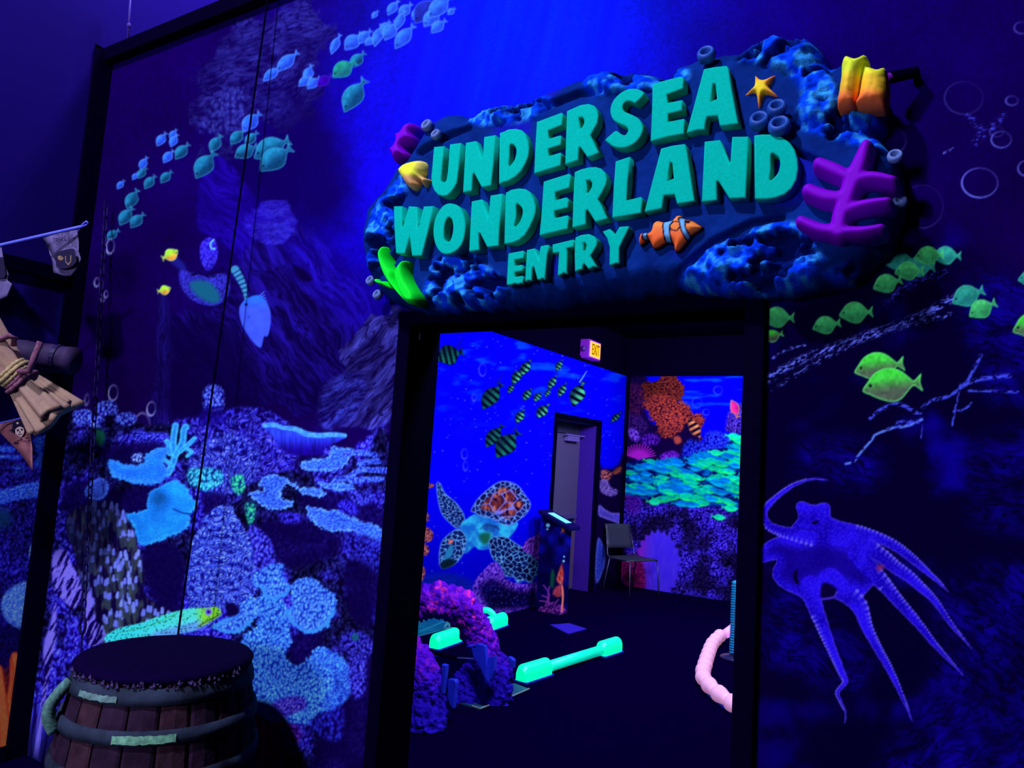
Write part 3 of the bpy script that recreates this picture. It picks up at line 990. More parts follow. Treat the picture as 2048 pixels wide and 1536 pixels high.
    for k, (x, y, L, an, c, fl) in enumerate([(545, 475, 220, 195, 0, 1), (1105, 305, 230, 185, 1, 1), (1240, 345, 230, 180, 1, 1), (1440, 262, 210, 180, 1, 1), (1310, 262, 215, 185, 0, 1), (1165, 375, 215, 182, 0, 1),
                                   (1005, 465, 220, 195, 0, 1), (205, 715, 240, 180, 0, 1), (165, 850, 160, 195, 2, 1), (560, 770, 210, 190, 0, 1), (775, 680, 250, 184, 0, 1),
                                   (1595, 555, 250, 200, 1, 1), (1700, 650, 220, 205, 0, 1), (945, 1075, 370, 188, 2, 1), (1040, 1210, 440, 186, 2, 1), (2060, 430, 200, 180, 1, 1), (2080, 770, 330, 192, 2, 1)]):
        q = zr([(x, y)])[0]
        fish(cv, q[0], q[1], L * .2734, an, seed=k + 90, fat=1.12 if c != 2 else 1.0, **(G1, G2, G3)[c])
    for (x, y, rx, ry, al) in [(1175, 1195, 117, 96, .95), (1315, 912, 65, 53, .75), (1385, 658, 40, 30, .6), (1070, 640, 125, 106, .28), (612, 920, 80, 80, .8), (800, 1350, 135, 140, .3), (1450, 182, 50, 38, .45), (1480, 1100, 55, 50, .7), (1285, 860, 45, 34, .3)]:
        cv.ring(1600 + x * .306, y * .306, rx * .306, ry * .306, 2.4, (104, 112, 255), al)
    # octopus
    oid = cv.new_id('printed_octopus')
    zo = lambda p: crop(1450, 1130, .292, p)

    def skin(U, V, d):
        f1, rid = worley(U / 6, V / 6, 150)
        n = fbm(U / 40, V / 40, 151, 3)
        c = mix(C3((20, 0, 190)), C3((38, 12, 255)), sstep(.25, .75, n))
        c = mix(c, C3((66, 54, 255)), sstep(.45, .12, f1) * .45)
        return mix(c, C3((84, 66, 255)), sstep(-3.2, -.5, d) * .75)
    ARMS = [([(x, y, w * .292) for (x, y), w in zip(zo([(590, 150), (610, 260), (650, 370), (700, 500), (750, 620), (800, 740), (825, 800), (770, 870), (790, 930), (825, 1010), (820, 1085)]), (170, 115, 92, 75, 60, 48, 36, 26, 20, 12, 4))], 1),
            ([(x, y, w * .292) for (x, y), w in zip(zo([(720, 110), (830, 190), (920, 280), (970, 420), (1040, 560), (1120, 700), (1200, 870), (1285, 1075)]), (190, 140, 112, 80, 60, 50, 32, 4))], -1),
            ([(x, y, w * .2725) for (x, y), w in zip(zq([(650, 760), (760, 770), (900, 800), (1050, 860), (1150, 920), (1250, 1000), (1350, 1090), (1430, 1160), (1490, 1220)]), (120, 100, 84, 76, 70, 60, 40, 22, 5))], -1),
            ([(x, y, w) for (x, y), w in zip(zq([(650, 830), (850, 870), (1000, 960), (1100, 1040), (1200, 1110), (1300, 1200)]) + zo([(1350, 160), (1440, 250), (1560, 420), (1690, 572)]), (34, 33, 30, 26, 23, 19, 19, 14, 8, 1.5))], -1),
            ([(x, y, w) for (x, y), w in zip(zq([(820, 940), (920, 1060), (1030, 1180)]) + zo([(1090, 130), (1180, 240), (1330, 410), (1450, 560), (1630, 752)]), (40, 36, 29, 28, 24, 17, 11, 1.5))], -1),
            ([(x, y, w * .2725) for (x, y), w in zip(zq([(605, 405), (510, 395), (420, 415), (330, 455), (230, 530), (160, 600), (138, 660), (170, 735), (270, 780), (400, 810), (500, 830)]), (4, 13, 22, 30, 38, 48, 52, 62, 76, 100, 120))], 1)]
    web = zq([(105, 910), (240, 820), (400, 850), (520, 830), (700, 850), (900, 950), (920, 1010), (960, 1130), (900, 1220), (860, 1250), (800, 1200), (700, 1180), (650, 1160), (570, 1150), (555, 1230), (500, 1300), (430, 1270), (280, 1200), (210, 1130), (205, 1060), (230, 990), (110, 1010)])
    headp = zq([(375, 590), (420, 560), (500, 585), (580, 570), (625, 600), (630, 670), (680, 705), (720, 740), (700, 850), (560, 860), (430, 850), (340, 760), (390, 680)])
    sl = cv.win(1500, 935, 1960, 1470)
    OU, OV = cv.U[sl], cv.V[sl]
    du = np.minimum(sdf_poly(smooth_poly(web, 4), OU, OV), sdf_poly(smooth_poly(headp, 4), OU, OV))
    dweb = sdf_poly(smooth_poly(web, 4), OU, OV)
    da = np.full(du.shape, 1e9)
    for pts, _ in ARMS:
        d_, _t = sdf_stroke(smooth_poly(pts, 3, closed=False), OU, OV)
        da = np.minimum(da, d_)
    h_ = np.clip(.5 + .5 * (da - du) / 6.0, 0, 1)
    du = da * (1 - h_) + du * h_ - 6.0 * h_ * (1 - h_)
    du = du + 1.6 * (vn(OU / 4, OV / 4, 19) - .5)
    oc = mix(skin(OU, OV, du), C3((14, 0, 120)), sstep(-6, -26, dweb) * sstep(-3, 5, da) * .7)
    oc = mix(oc, C3((12, 0, 118)), sstep(3.0, .5, np.abs(da)) * sstep(-5, -9, du) * .45)
    cv.put(sl, oc, sstep(1.6, -1.6, du), oid)
    for pts, side in ARMS:
        p = smooth_poly(pts, 16, closed=False)
        run = 0.0
        for i_ in range(int(len(p) * .16), len(p) - 1):
            t_ = p[i_ + 1, :2] - p[i_, :2]
            ln = np.hypot(*t_)
            run += ln
            w = p[i_, 2]
            if w < 4 or run < max(4.2, w * .30):
                continue
            run = 0.0
            nrm = np.array([-t_[1], t_[0]]) / (ln + 1e-9) * side
            cv.dots([p[i_, :2] + nrm * w * .44], [max(1.5, w * .105)], (104, 96, 255), .9)
            if w > 14:
                cv.dots([p[i_, :2] + nrm * w * .24], [max(1.3, w * .085)], (78, 66, 255), .7)
    cv.fill(zq([(490, 715), (530, 700), (540, 712), (505, 730)]), (6, 0, 34), soft=2, ident=oid)
    cv.fill(zq([(360, 1080), (385, 1060), (385, 1130), (400, 1160), (370, 1160), (352, 1110)]), (8, 0, 50), soft=2, ident=oid)
    cv.fill(zq([(570, 1160), (650, 1180), (680, 1230), (650, 1270), (560, 1280)]), (8, 0, 60), soft=3)
    cv.stroke([(x, y, 4) for x, y in zq([(675, 1225), (650, 1265), (560, 1278)])], (70, 40, 220), ident=oid)
    cv.fill(zq([(960, 1040), (1010, 1025), (1020, 1050), (980, 1075)]), (130, 40, 120), soft=4, ident=oid, alpha=.8)
    return cv


def rockish(U, V):
    n = fbm(U / 5, V / 22, 33, 3)
    return mix(C3((10, 2, 46)), C3((40, 48, 66)), sstep(.4, .8, n))


# ============================================================ hall side wall mural
def paint_side():
    cv = Canvas(-160, 480, 240, 1580, 2.0, (9, 2, 58))
    U, V = cv.U, cv.V
    n = fbm(U / 50, V / 50, 201, 4)
    cv.rgb[:] = mix(C3((8, 0, 50)), C3((22, 12, 92)), sstep(.3, .75, n))
    cv.fill([(125, 600), (165, 600), (160, 680), (120, 690)], (18, 34, 110), soft=20, alpha=.5)
    cv.fill([(-160, 900), (240, 860), (240, 1600), (-160, 1600)], tips((8, 0, 48), (20, 14, 110), (44, 46, 190), 8, 202, 1.3, 0, .5, 10), k=1, soft=20)
    z3 = lambda p: crop(0, 800, .234, p)
    for pts, se in (([(-300, 400), (0, 390), (110, 400), (120, 440), (0, 445), (-300, 460)], 203), ([(-200, 470), (70, 470), (160, 480), (150, 505), (60, 500), (-200, 510)], 204),
                    ([(290, 330), (380, 300), (540, 300), (560, 560), (420, 580), (300, 560), (320, 460)], 205),
                    ([(-400, 800), (0, 770), (150, 730), (300, 700), (560, 690), (560, 830), (300, 835), (120, 860), (0, 890), (-400, 930)], 206)):
        cv.fill(z3(pts), lambda U, V, d, se=se: mix(tips((10, 6, 90), (36, 72, 232), (120, 160, 255), 6.5, se, .7)(U, V, d), C3((24, 70, 250)), .3 + 0 * U), soft=3)
    cv.fill(z3([(110, 560), (180, 545), (220, 600), (190, 660), (130, 640)]), fan(170 * .234, 800 + 680 * .234, (8, 0, 60), (30, 60, 200), (70, 120, 250), 10, 9, 207), soft=3)
    cv.fill(z3([(-200, 920), (60, 930), (70, 1080), (-200, 1100)]), (12, 44, 84), soft=12, alpha=.8)
    for cx, cy, rx, ry, se in ((88, 1105, 30, 32, 208), (96, 1150, 22, 26, 211), (62, 1212, 60, 50, 209)):
        th = np.linspace(0, 2 * np.pi, 14)[:-1]
        cv.fill([(cx + rx * math.cos(t), cy + ry * math.sin(t)) for t in th], fan(cx, cy + 4, (40, 70, 180), (80, 130, 240), (150, 196, 255), 12, 8, se), soft=3)
    cv.fill([(-60, 1270), (20, 1250), (80, 1285), (60, 1330), (-60, 1340)], rockish(np.array([[0.]]), np.array([[0.]]))[0, 0], soft=12, alpha=.7)
    cv.fill([(-150, 1370), (0, 1340), (60, 1350), (60, 1560), (-150, 1560)], tips((40, 4, 30), (90, 26, 36), (150, 60, 50), 6, 210, 2), soft=10)
    for pts, w in (([(8, 1500), (14, 1440), (28, 1370), (30, 1320)], 13), ([(2, 1560), (10, 1480), (4, 1410), (-6, 1340)], 14), ([(20, 1520), (40, 1480), (48, 1450)], 11), ([(46, 1430), (54, 1380), (48, 1325)], 10),
                   ([(30, 1400), (34, 1350), (30, 1312)], 10), ([(-10, 1560), (-20, 1440), (-40, 1350)], 13), ([(-50, 1560), (-60, 1460), (-66, 1370)], 13), ([(-90, 1560), (-100, 1450)], 13)):
        cv.stroke([(x, y, w * 1.7) for x, y in pts], lambda U, V, d, t: mix(C3((120, 34, 26)), C3((236, 96, 52)), sstep(0, -5, d) * (.6 + .4 * vn(U / 4, V / 4, 7))), soft=2)
    cv.rgb = np.clip(cv.rgb * 1.4, 0, 255)
    return cv


# ============================================================ murals inside
def paint_inside_left():
    cv = Canvas(780, 600, 1290, 1330, 1.6, (0, 0, 230))
    U, V = cv.U, cv.V
    n = fbm(U / 70, V / 70, 301, 4)
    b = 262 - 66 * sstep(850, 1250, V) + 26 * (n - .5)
    cv.rgb[..., 2] = np.clip(b, 90, 255)
    cv.rgb[..., 0] = 3
    cv.rgb[..., 1] = np.clip(60 * (sstep(.58, .8, fbm(U / 40, V / 16, 302, 3))) * sstep(900, 700, V), 0, 60)
    r = np.random.default_rng(3)
    k = 620
    X = r.uniform(800, 1270, k); Y = r.uniform(650, 1240, k)
    q = fbm(X / 60, Y / 60, 303, 2)
    m = q > r.uniform(.2, .75, k)
    cv.dots(list(zip(X[m], Y[m])), r.uniform(.5, 1.3, m.sum()), (96, 120, 255), .7)
    for (x, y, rx, ry) in ((965, 740, 7, 12), (948, 795, 4, 7), (929, 908, 6, 10), (931, 932, 4.5, 9)):
        cv.ring(x, y, rx, ry, 1.4, (70, 90, 255), .8)
    # striped fish
    z1 = lambda x, y: (780 + x * .2344, 600 + y * .2344)
    for kk, (x, y, L, an, ft) in enumerate([(510, 470, 240, 195, 1.5), (870, 820, 280, 232, 1.0), (890, 1160, 240, 232, 1.0), (1000, 1230, 300, 228, 1.15), (1085, 650, 170, 240, 1.0), (1160, 575, 170, 238, 1.0), (1035, 755, 105, 235, 1), (1445, 555, 120, 240, 1),
                                     (1388, 700, 150, 238, .9), (1348, 790, 95, 235, 1), (1472, 765, 150, 240, .9), (1172, 805, 135, 235, 1.1), (1262, 825, 110, 232, 1.2), (1305, 945, 170, 228, 1.1), (1112, 990, 145, 240, 1.1), (1605, 800, 240, 245, 1.1), (1930, 1000, 130, 225, .8)]):
        q = z1(x, y)
        fish(cv, q[0], q[1], L * .2344, an, (16, 96, 90) if kk < 4 else (60, 168, 130), (14, 50, 70), (6, 14, 50), ft * .86, stripes=((4, 8, 34), 34.0 if kk < 4 else 27.0), eye=False, seed=kk + 200)
        a = math.radians(an)
        tx, ty = q[0] - L * .2344 * .30 * math.cos(a), q[1] + L * .2344 * .30 * math.sin(a)
        if kk in (0, 1, 3, 15):
            cv.stroke([(tx - 4, ty - 8, 2), (tx + 4, ty - 20, 1.6), (tx + 10, ty - 30, 1)], (110, 190, 200) if kk == 15 else (10, 20, 90))
    # sea turtle
    z = lambda p: crop(780, 920, .2344, p)
    tid = cv.new_id('printed_sea_turtle')

    def scales(sc, seed, dark=(10, 16, 84), line=(96, 160, 250), wid=.16, asp=1.0, ang=0.0):
        def f(U, V, d):
            X, Y = rot(U, V, ang)
            f1, f2, rid = worley(X / sc, Y / (sc * asp), seed, True)
            c = mix(C3(dark), C3((16, 30, 110)), rid)
            c = mix(c, C3(line), sstep(wid, wid * .35, f2 - f1))
            return mix(c, C3(line), sstep(-2.6, -1, d) * .8)
        return f
    cyan = lambda U, V, d: mix(C3((20, 96, 210)), C3((42, 178, 240)), sstep(.3, .7, fbm(U / 16, V / 16, 310, 3)))
    cv.fill(z([(395, 205), (430, 200), (470, 280), (560, 360), (620, 440), (640, 520), (600, 570), (560, 580), (500, 530), (440, 460), (410, 350)]), scales(7, 311, asp=.8, ang=.9), soft=1.8, ident=tid)
    cv.fill(z([(600, 560), (660, 500), (740, 460), (870, 500), (940, 540), (1090, 530), (1040, 640), (960, 690), (850, 700), (840, 760), (760, 765), (720, 740), (640, 800), (600, 700)]), cyan, soft=2, ident=tid)
    for i in range(7):
        cv.stroke([(*p, 1.6) for p in z([(770 + i * 18, 590 + i * 4), (800 + i * 18, 560), (850 + i * 14, 540 + i * 10)])], (20, 40, 100), alpha=.8)
    cv.fill(z([(760, 640), (850, 620), (850, 690), (800, 720)]), (16, 90, 80), soft=5, ident=tid)

    def shell(U, V, d):
        x, y = (U - 780) / .2344, (V - 920) / .2344
        n = fbm(U / 5, V / 14, 312, 3)
        c = mix(C3((84, 26, 44)), C3((186, 104, 92)), sstep(.4, .75, n))
        c = mix(c, C3((20, 6, 60)), sstep(.55, .75, fbm(U / 9, V / 9, 313, 3)))
        f1, f2, rid = worley(U / 23, V / 21, 314, True)
        c = mix(c, C3((110, 112, 240)), sstep(.13, .04, f2 - f1))
        rim = scales(10, 315, (14, 14, 70), (104, 150, 255), .2)(U, V, d)
        return mix(c, rim, sstep(-17, -10, d))
    cv.fill(z([(690, 430), (740, 340), (820, 260), (920, 190), (1000, 180), (1090, 215), (1150, 290), (1200, 370), (1180, 440), (1120, 500), (1020, 560), (940, 540), (860, 500), (780, 480), (720, 450)]), shell, soft=2, ident=tid)
    cv.fill(z([(560, 590), (610, 600), (650, 660), (650, 740), (610, 830), (540, 900), (450, 930), (420, 880), (420, 780), (450, 680)]), scales(9, 316, (10, 20, 90), (92, 160, 250), .18), soft=2, ident=tid)
    cv.fill(z([(470, 800), (520, 720), (540, 760), (520, 830), (470, 860)]), (34, 120, 190), soft=3, ident=tid)
    cv.fill(z([(430, 890), (500, 840), (560, 870), (520, 910), (450, 930)]), (6, 26, 50), soft=3, ident=tid)
    cv.fill(z([(500, 690), (535, 680), (530, 710), (505, 712)]), (230, 110, 110), soft=2, ident=tid)
    cv.fill(z([(840, 700), (900, 650), (1000, 660), (1060, 700), (1150, 760), (1230, 830), (1290, 880), (1280, 960), (1230, 1000), (1210, 1060), (1150, 1030), (1090, 1050), (1050, 1000), (980, 990), (940, 900), (870, 830)]), scales(10, 317, (8, 6, 60), (92, 168, 250), .17, .9, .6), soft=2, ident=tid)
    # reef at the foot
    cv.fill(z([(230, 1000), (500, 960), (720, 1060), (760, 1300), (720, 1536), (60, 1600), (150, 1100)]), lambda U, V, d: mix(C3((6, 20, 170)), C3((14, 92, 160)), sstep(1190, 1260, V)) * (.85 + .3 * vn(U / 20, V / 3, 9))[..., None], soft=10)
    for pts in ([(260, 1460), (380, 1410), (500, 1360)], [(260, 1500), (400, 1465), (470, 1460)], [(250, 1380), (420, 1320)]):
        cv.stroke([(*p, 1.8) for p in z(pts)], (50, 150, 220), alpha=.8)
    cv.fill(z([(470, 1400), (520, 1330), (580, 1350), (600, 1420), (560, 1480), (460, 1490)]), tips((20, 60, 120), (60, 130, 190), (130, 190, 230), 4.5, 320), soft=2)
    cv.fill(z([(705, 1120), (730, 1020), (780, 960), (880, 870), (950, 920), (1000, 1020), (1130, 1060), (1270, 1060), (1290, 1290), (860, 1330), (760, 1240)]),
            lambda U, V, d: mix(tips((30, 6, 130), (96, 50, 216), (146, 90, 240), 5.5, 321, 1.8, .5)(U, V, d), tips((8, 0, 60), (12, 8, 96), (60, 80, 210), 7, 322, 2.2, 0, .4, 0, .35)(U, V, d), sstep(-6, -22, d + .0 * U) * sstep(1145, 1175, V)), soft=2)
    cv.fill(z([(1130, 760), (1160, 690), (1230, 650), (1310, 620), (1320, 900), (1260, 860), (1200, 810)]), tips((40, 6, 110), (110, 50, 205), (160, 90, 230), 4.5, 323, 2.5, .2), soft=2)
    for pts, se in (([(270, 450), (330, 460), (325, 520), (285, 530)], 324), ([(270, 560), (330, 580), (370, 630), (350, 690), (290, 700), (250, 640)], 325), ([(250, 700), (330, 740), (320, 810), (250, 800)], 326), ([(230, 890), (300, 930), (290, 1000), (240, 1080), (200, 1040)], 327), ([(290, 205), (370, 205), (365, 235), (300, 240)], 328)):
        cv.fill(z(pts), tips((60, 14, 50), (150, 70, 90), (226, 150, 140) if se != 324 else (120, 150, 220), 5, se), soft=2)
    # beyond the door
    w = lambda p: crop(1080, 740, .2246, p)
    cv.fill(w([(520, 930), (560, 880), (640, 880), (700, 840), (760, 830), (770, 2100), (480, 2100)]), (12, 2, 54), soft=5)
    cv.fill(w([(550, 890), (610, 900), (640, 930), (600, 990), (545, 960)]), tips((40, 10, 40), (150, 70, 90), (220, 130, 130), 4, 330), soft=2)
    cv.fill(w([(640, 920), (700, 860), (740, 850), (730, 900), (680, 930)]), tips((40, 10, 40), (140, 60, 60), (210, 110, 90), 4, 331), soft=2)
    cv.fill(w([(540, 980), (600, 980), (630, 1040), (690, 1070), (680, 1110), (620, 1125), (540, 1080)]), tips((60, 40, 150), (130, 100, 230), (170, 140, 250), 4, 332), soft=2)
    cv.fill(w([(525, 1200), (580, 1240), (640, 1270), (720, 1280), (715, 1370), (650, 1350), (570, 1320), (520, 1290)]), plate((90, 76, 226), (130, 110, 250), (60, 50, 190), 4, 333, 5), soft=2)
    cv.fill(crop(1050, 960, .2344, [(620, 500), (650, 520), (685, 600), (680, 720), (650, 820), (605, 880), (600, 700)]), plate((50, 70, 226), (90, 110, 250), (30, 40, 170), 4, 334, 4), soft=2)
    return cv


def paint_inside_end():
    cv = Canvas(1225, 715, 1620, 1245, 1.6, (0, 0, 240))
    U, V = cv.U, cv.V
    z = lambda p: crop(1080, 740, .2246, p)
    cv.rgb[..., 2] = np.clip(262 - 40 * fbm(U / 50, V / 50, 401, 3), 0, 255)
    cv.rgb[..., 0] = 2
    cv.rgb[..., 1] = 66 * sstep(.55, .8, fbm(U / 46, V / 8, 402, 3)) * sstep(860, 780, V)
    for x, y, r in ((1585, 180, 38), (1400, 290, 44), (1480, 375, 28)):
        q = z([(x, y)])[0]
        cv.ring(q[0], q[1], r * .2246, r * .2246, 1.6, (50, 80, 255), .8)
    cv.fill(z([(700, 0), (900, 30), (960, 100), (930, 300), (1010, 480), (1200, 430), (1330, 440), (1400, 560), (1420, 650), (1300, 720), (1200, 800), (700, 860)]), (14, 2, 56), soft=6)
    coral = tips((44, 6, 40), (140, 44, 44), (226, 92, 60), 5, 403, 1, 0, .35)
    cv.fill(z([(900, 150), (940, 110), (1040, 95), (1100, 60), (1180, 60), (1290, 130), (1312, 180), (1270, 240), (1200, 280), (1050, 300), (920, 290)]), lambda U, V, d: coral(U, V, d) * .7, soft=3, jag=8, rag=14)
    cv.fill(z([(900, 270), (1050, 240), (1200, 280), (1320, 320), (1400, 390), (1455, 440), (1450, 520), (1390, 540), (1300, 470), (1250, 540), (1100, 580), (1020, 480), (930, 330)]), coral, soft=3, jag=8, rag=14)
    cv.fill(z([(780, 130), (900, 150), (920, 330), (860, 420), (780, 400)]), tips((22, 2, 60), (70, 14, 80), (150, 50, 90), 5, 404), soft=6, alpha=.7)
    cv.fill(z([(780, 420), (880, 400), (960, 500), (900, 560), (780, 520)]), tips((22, 2, 70), (60, 20, 130), (120, 60, 190), 5, 405), soft=6, alpha=.7)
    cv.fill(z([(790, 520), (860, 530), (890, 600), (860, 640), (800, 600)]), tips((40, 10, 120), (110, 60, 220), (150, 100, 250), 4, 406), soft=3)
    cv.fill(z([(900, 600), (980, 560), (1060, 600), (1040, 660), (930, 670)]), tips((26, 0, 90), (70, 16, 180), (120, 50, 220), 5, 407), soft=5)
    cv.fill(z([(1190, 600), (1240, 590), (1260, 640), (1210, 660)]), (160, 60, 60), soft=3)
    for k in range(15):
        a = math.radians(200 + k * 10.5)
        q = z([(880, 790), (880 + 150 * math.cos(a), 790 + 130 * math.sin(a))])
        cv.stroke([(*q[0], 4.5), (*q[1], 2.2)], (156, 24, 190), k=1, soft=1.5)
    cv.fill(z([(1070, 760), (1120, 730), (1200, 720), (1240, 760), (1180, 800), (1080, 800)]), tips((40, 0, 110), (96, 20, 190), (140, 50, 230), 4, 408), soft=3)
    cv.fill(z([(1270, 700), (1330, 620), (1450, 640), (1480, 560), (1540, 540), (1620, 560), (1700, 620), (1700, 720), (1500, 780), (1300, 780)]), tips((6, 0, 140), (24, 40, 232), (60, 96, 255), 5, 409), soft=5)
    cv.fill(z([(1660, 470), (1680, 380), (1740, 320), (1820, 300), (2200, 300), (2200, 560), (1700, 560)]), tips((14, 2, 80), (50, 30, 170), (110, 80, 220), 5, 410), soft=4)
    # lower reef
    cv.fill(z([(700, 1060), (900, 1120), (1300, 1200), (1640, 1200), (2300, 1150), (2300, 2300), (600, 2300)]),
            lambda U, V, d: tips((8, 0, 58), (34, 18, 176), (96, 74, 250), 5.2, 411, 1.2, .3, .5, 8)(U, V, d) * (.45 + .75 * sstep(.38, .66, fbm(U / 26, V / 26, 412, 3)))[..., None], soft=4)
    cv.fill(z([(760, 1100), (850, 1090), (900, 1180), (860, 1280), (780, 1260)]), tips((30, 0, 120), (80, 16, 190), (140, 50, 230), 4, 413), soft=5, alpha=.8)
    cx, cy = 1316, 1128
    pts = [(cx + (42 + 7 * (k % 2)) * math.cos(t) * .95, cy + (62 + 9 * (k % 2)) * math.sin(t)) for k, t in enumerate(np.linspace(0, 2 * np.pi, 45)[:-1])]
    cv.fill(pts, lambda U, V, d: mix(mix(C3((58, 34, 255)), C3((150, 20, 190)), sstep(1312, 1268, U)), C3((90, 60, 255)), .5 * vn(U / 3, V / 12, 5)), k=1, soft=2, ident=cv.new_id('printed_anemone'))
    cv.fill([(1240, 1120), (1275, 1110), (1290, 1150), (1285, 1180), (1250, 1170)], tips((60, 0, 70), (130, 14, 120), (200, 40, 130), 4, 414), soft=4)
    # the shoal
    shoal = smooth_poly(z([(740, 860), (880, 800), (1100, 800), (1330, 760), (1500, 710), (1640, 690), (1780, 570), (2300, 420), (2300, 1250), (1640, 1230), (1450, 1200), (1290, 1215), (1000, 1160), (830, 1120), (740, 1080)]), 3)
    cv.fill(shoal, lambda U, V, d: mix(C3((4, 6, 90)), C3((0, 90, 190)), sstep(.35, .7, fbm(U / 14, V / 6, 415, 3))), k=1, soft=4)
    r = np.random.default_rng(9)
    n = 0
    spots = []
    while n < 200:
        x, y = r.uniform(1240, 1600), r.uniform(830, 1020)
        if sdf_poly(shoal, np.array([x]), np.array([y]))[0] > -2:
            continue
        if any(abs(x - a) < 9 and abs(y - b) < 3.6 for a, b in spots):
            n += .05
            continue
        spots.append((x, y)); n += 1
    spots.sort(key=lambda s: s[1])
    for k, (x, y) in enumerate(spots):
        L = r.uniform(30, 42)
        gb = r.random() < .42 + .25 * sstep(1300, 1420, np.array(x))
        sh = r.uniform(.88, 1.06)
        fish(cv, x, y, L, r.uniform(-20, -3), C3((0, 170, 190) if gb else (0, 96, 236)) * sh, C3((20, 226, 120) if gb else (0, 170, 226)) * sh, C3((10, 235, 120) if gb else (0, 150, 190)) * sh, .56, eye=False, seed=k)
    for x, y, L in ((1720, 590, 34), (1560, 735, 30), (1590, 1310, 30), (1690, 1230, 34), (1010, 1175, 30)):
        q = z([(x, y)])[0]
        fish(cv, q[0], q[1], L, -8, (0, 205, 190), (20, 240, 140), (40, 255, 150), .7, eye=False)
    q = z([(1380, 530)])[0]
    fish(cv, q[0], q[1], 52, 122, (190, 110, 84), (200, 130, 90), (90, 40, 50), .75, eye=False, stripes=((20, 4, 30), 30.0))
    q = z([(1735, 345)])[0]
    fish(cv, q[0], q[1], 38, 110, (220, 40, 140), (190, 20, 150), (200, 170, 60), .85, eye=False)
    return cv


# ================================================================== the place
def boxes(name, bs, mat, parent=None, kind=None, bevel=0.0):
    m = MB()
    for a, b in bs:
        m.box(a, b)
    o = m.build(name, mat, parent, bevel=bevel)
    if kind:
        o['kind'] = kind
    return o


CARPET = plain('dark_carpet', (4, 0, 42), rough=1.0, spec=0.0, var=0.25, scale=160, bmp=0.4, bscale=260)
WALLBACK = plain('wall_backing', (8, 2, 50), rough=0.8)
INDIGO = plain('indigo_wall_paint', (14, 0, 92), rough=0.85, spec=0.05, var=0.10, scale=2.5)
CEIL = plain('black_ceiling_paint', (3, 1, 26), rough=1.0, spec=0.0)

boxes('floor', [((-6.5, -3.5, -0.1), (3.0, 10.4, 0.0))], CARPET, kind='structure')

# --- mural wall with the doorway
wall_front = boxes('wall_front', [((XL - .1, WY + .004, 0), (DX0, WY + WT, WTOP)), ((DX1, WY + .004, 0), (2.6, WY + WT, WTOP)), ((DX0, WY + .004, DTOP), (DX1, WY + WT, WTOP))], WALLBACK, kind='structure')


def px_cols(u0, u1, step, v, axis, val, out):
    return [float(hit(u, v, axis, val)[out]) for u in np.arange(u0, u1, step)]


STEP = 2.0
TR = 0.052   # doorway trim width
xl, xr = DX0 - TR + .004, DX1 + TR - .004
A1 = [XL + .0] + [x for x in px_cols(40, 830, STEP, 900, 1, WY, 0) if XL + .006 < x < xl - .002] + [xl]
Z1 = [0.0, .1, .2] + list(np.arange(.25, WTOP - .004, .0046)) + [WTOP]
A2 = [xl] + [x for x in px_cols(800, 1540, STEP, 620, 1, WY, 0) if xl + .001 < x < xr - .001] + [xr]
Z2 = list(np.arange(DTOP + TR - .004, 3.46, .0036)) + [3.5, 3.6, WTOP]
A3 = [xr] + [x for x in px_cols(1500, 2100, STEP, 900, 1, WY, 0) if x > xr + .001] + list(np.arange(.14, 2.55, .05)) + [2.6]
Z3 = list(np.arange(0, .80, .04)) + list(np.arange(.80, 3.12, .0030)) + list(np.arange(3.14, WTOP - .02, .04)) + [WTOP]
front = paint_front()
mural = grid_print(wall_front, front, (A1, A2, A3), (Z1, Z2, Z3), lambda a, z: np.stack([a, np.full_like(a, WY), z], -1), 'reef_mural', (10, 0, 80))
mural['label'] = 'dark blue coral reef mural printed across the entrance wall'
del front

# --- doorway trim, corner post, top rail
t1 = bpy.data.objects.new('trim_1', None); COL.objects.link(t1); t1.location = (DX0, WY, 0)
tag(t1, 'matt black frame around the doorway', kind='structure')
boxes('jamb', [((DX0 - TR, WY - .028, 0), (DX0 + .004, WY + WT + .02, DTOP + .004))], BLACK, t1, bevel=.004)
boxes('jamb', [((DX1 - .004, WY - .028, 0), (DX1 + TR, WY + WT + .02, DTOP + .004))], BLACK, t1, bevel=.004)
boxes('latch', [((DX0 + .004, WY + .03, DTOP - .045), (DX0 + .007, WY + .036, DTOP - .022))], plain('white_latch', (190, 180, 230)), t1)
boxes('header', [((DX0 - TR, WY - .030, DTOP), (DX1 + TR, WY + WT + .02, DTOP + TR))], BLACK, t1, bevel=.004)
t2 = bpy.data.objects.new('trim_2', None); COL.objects.link(t2); t2.location = (XL, WY, 0)
tag(t2, 'black corner post and top rail of the mural wall', kind='structure')
boxes('post', [((XL - .10, WY - .10, 0), (XL + .012, WY - .001, WTOP))], BLACK, t2, bevel=.004)
boxes('rail', [((XL - .10, WY - .055, WTOP - .055), (2.6, WY - .001, WTOP + .02))], BLACK, t2, bevel=.004)

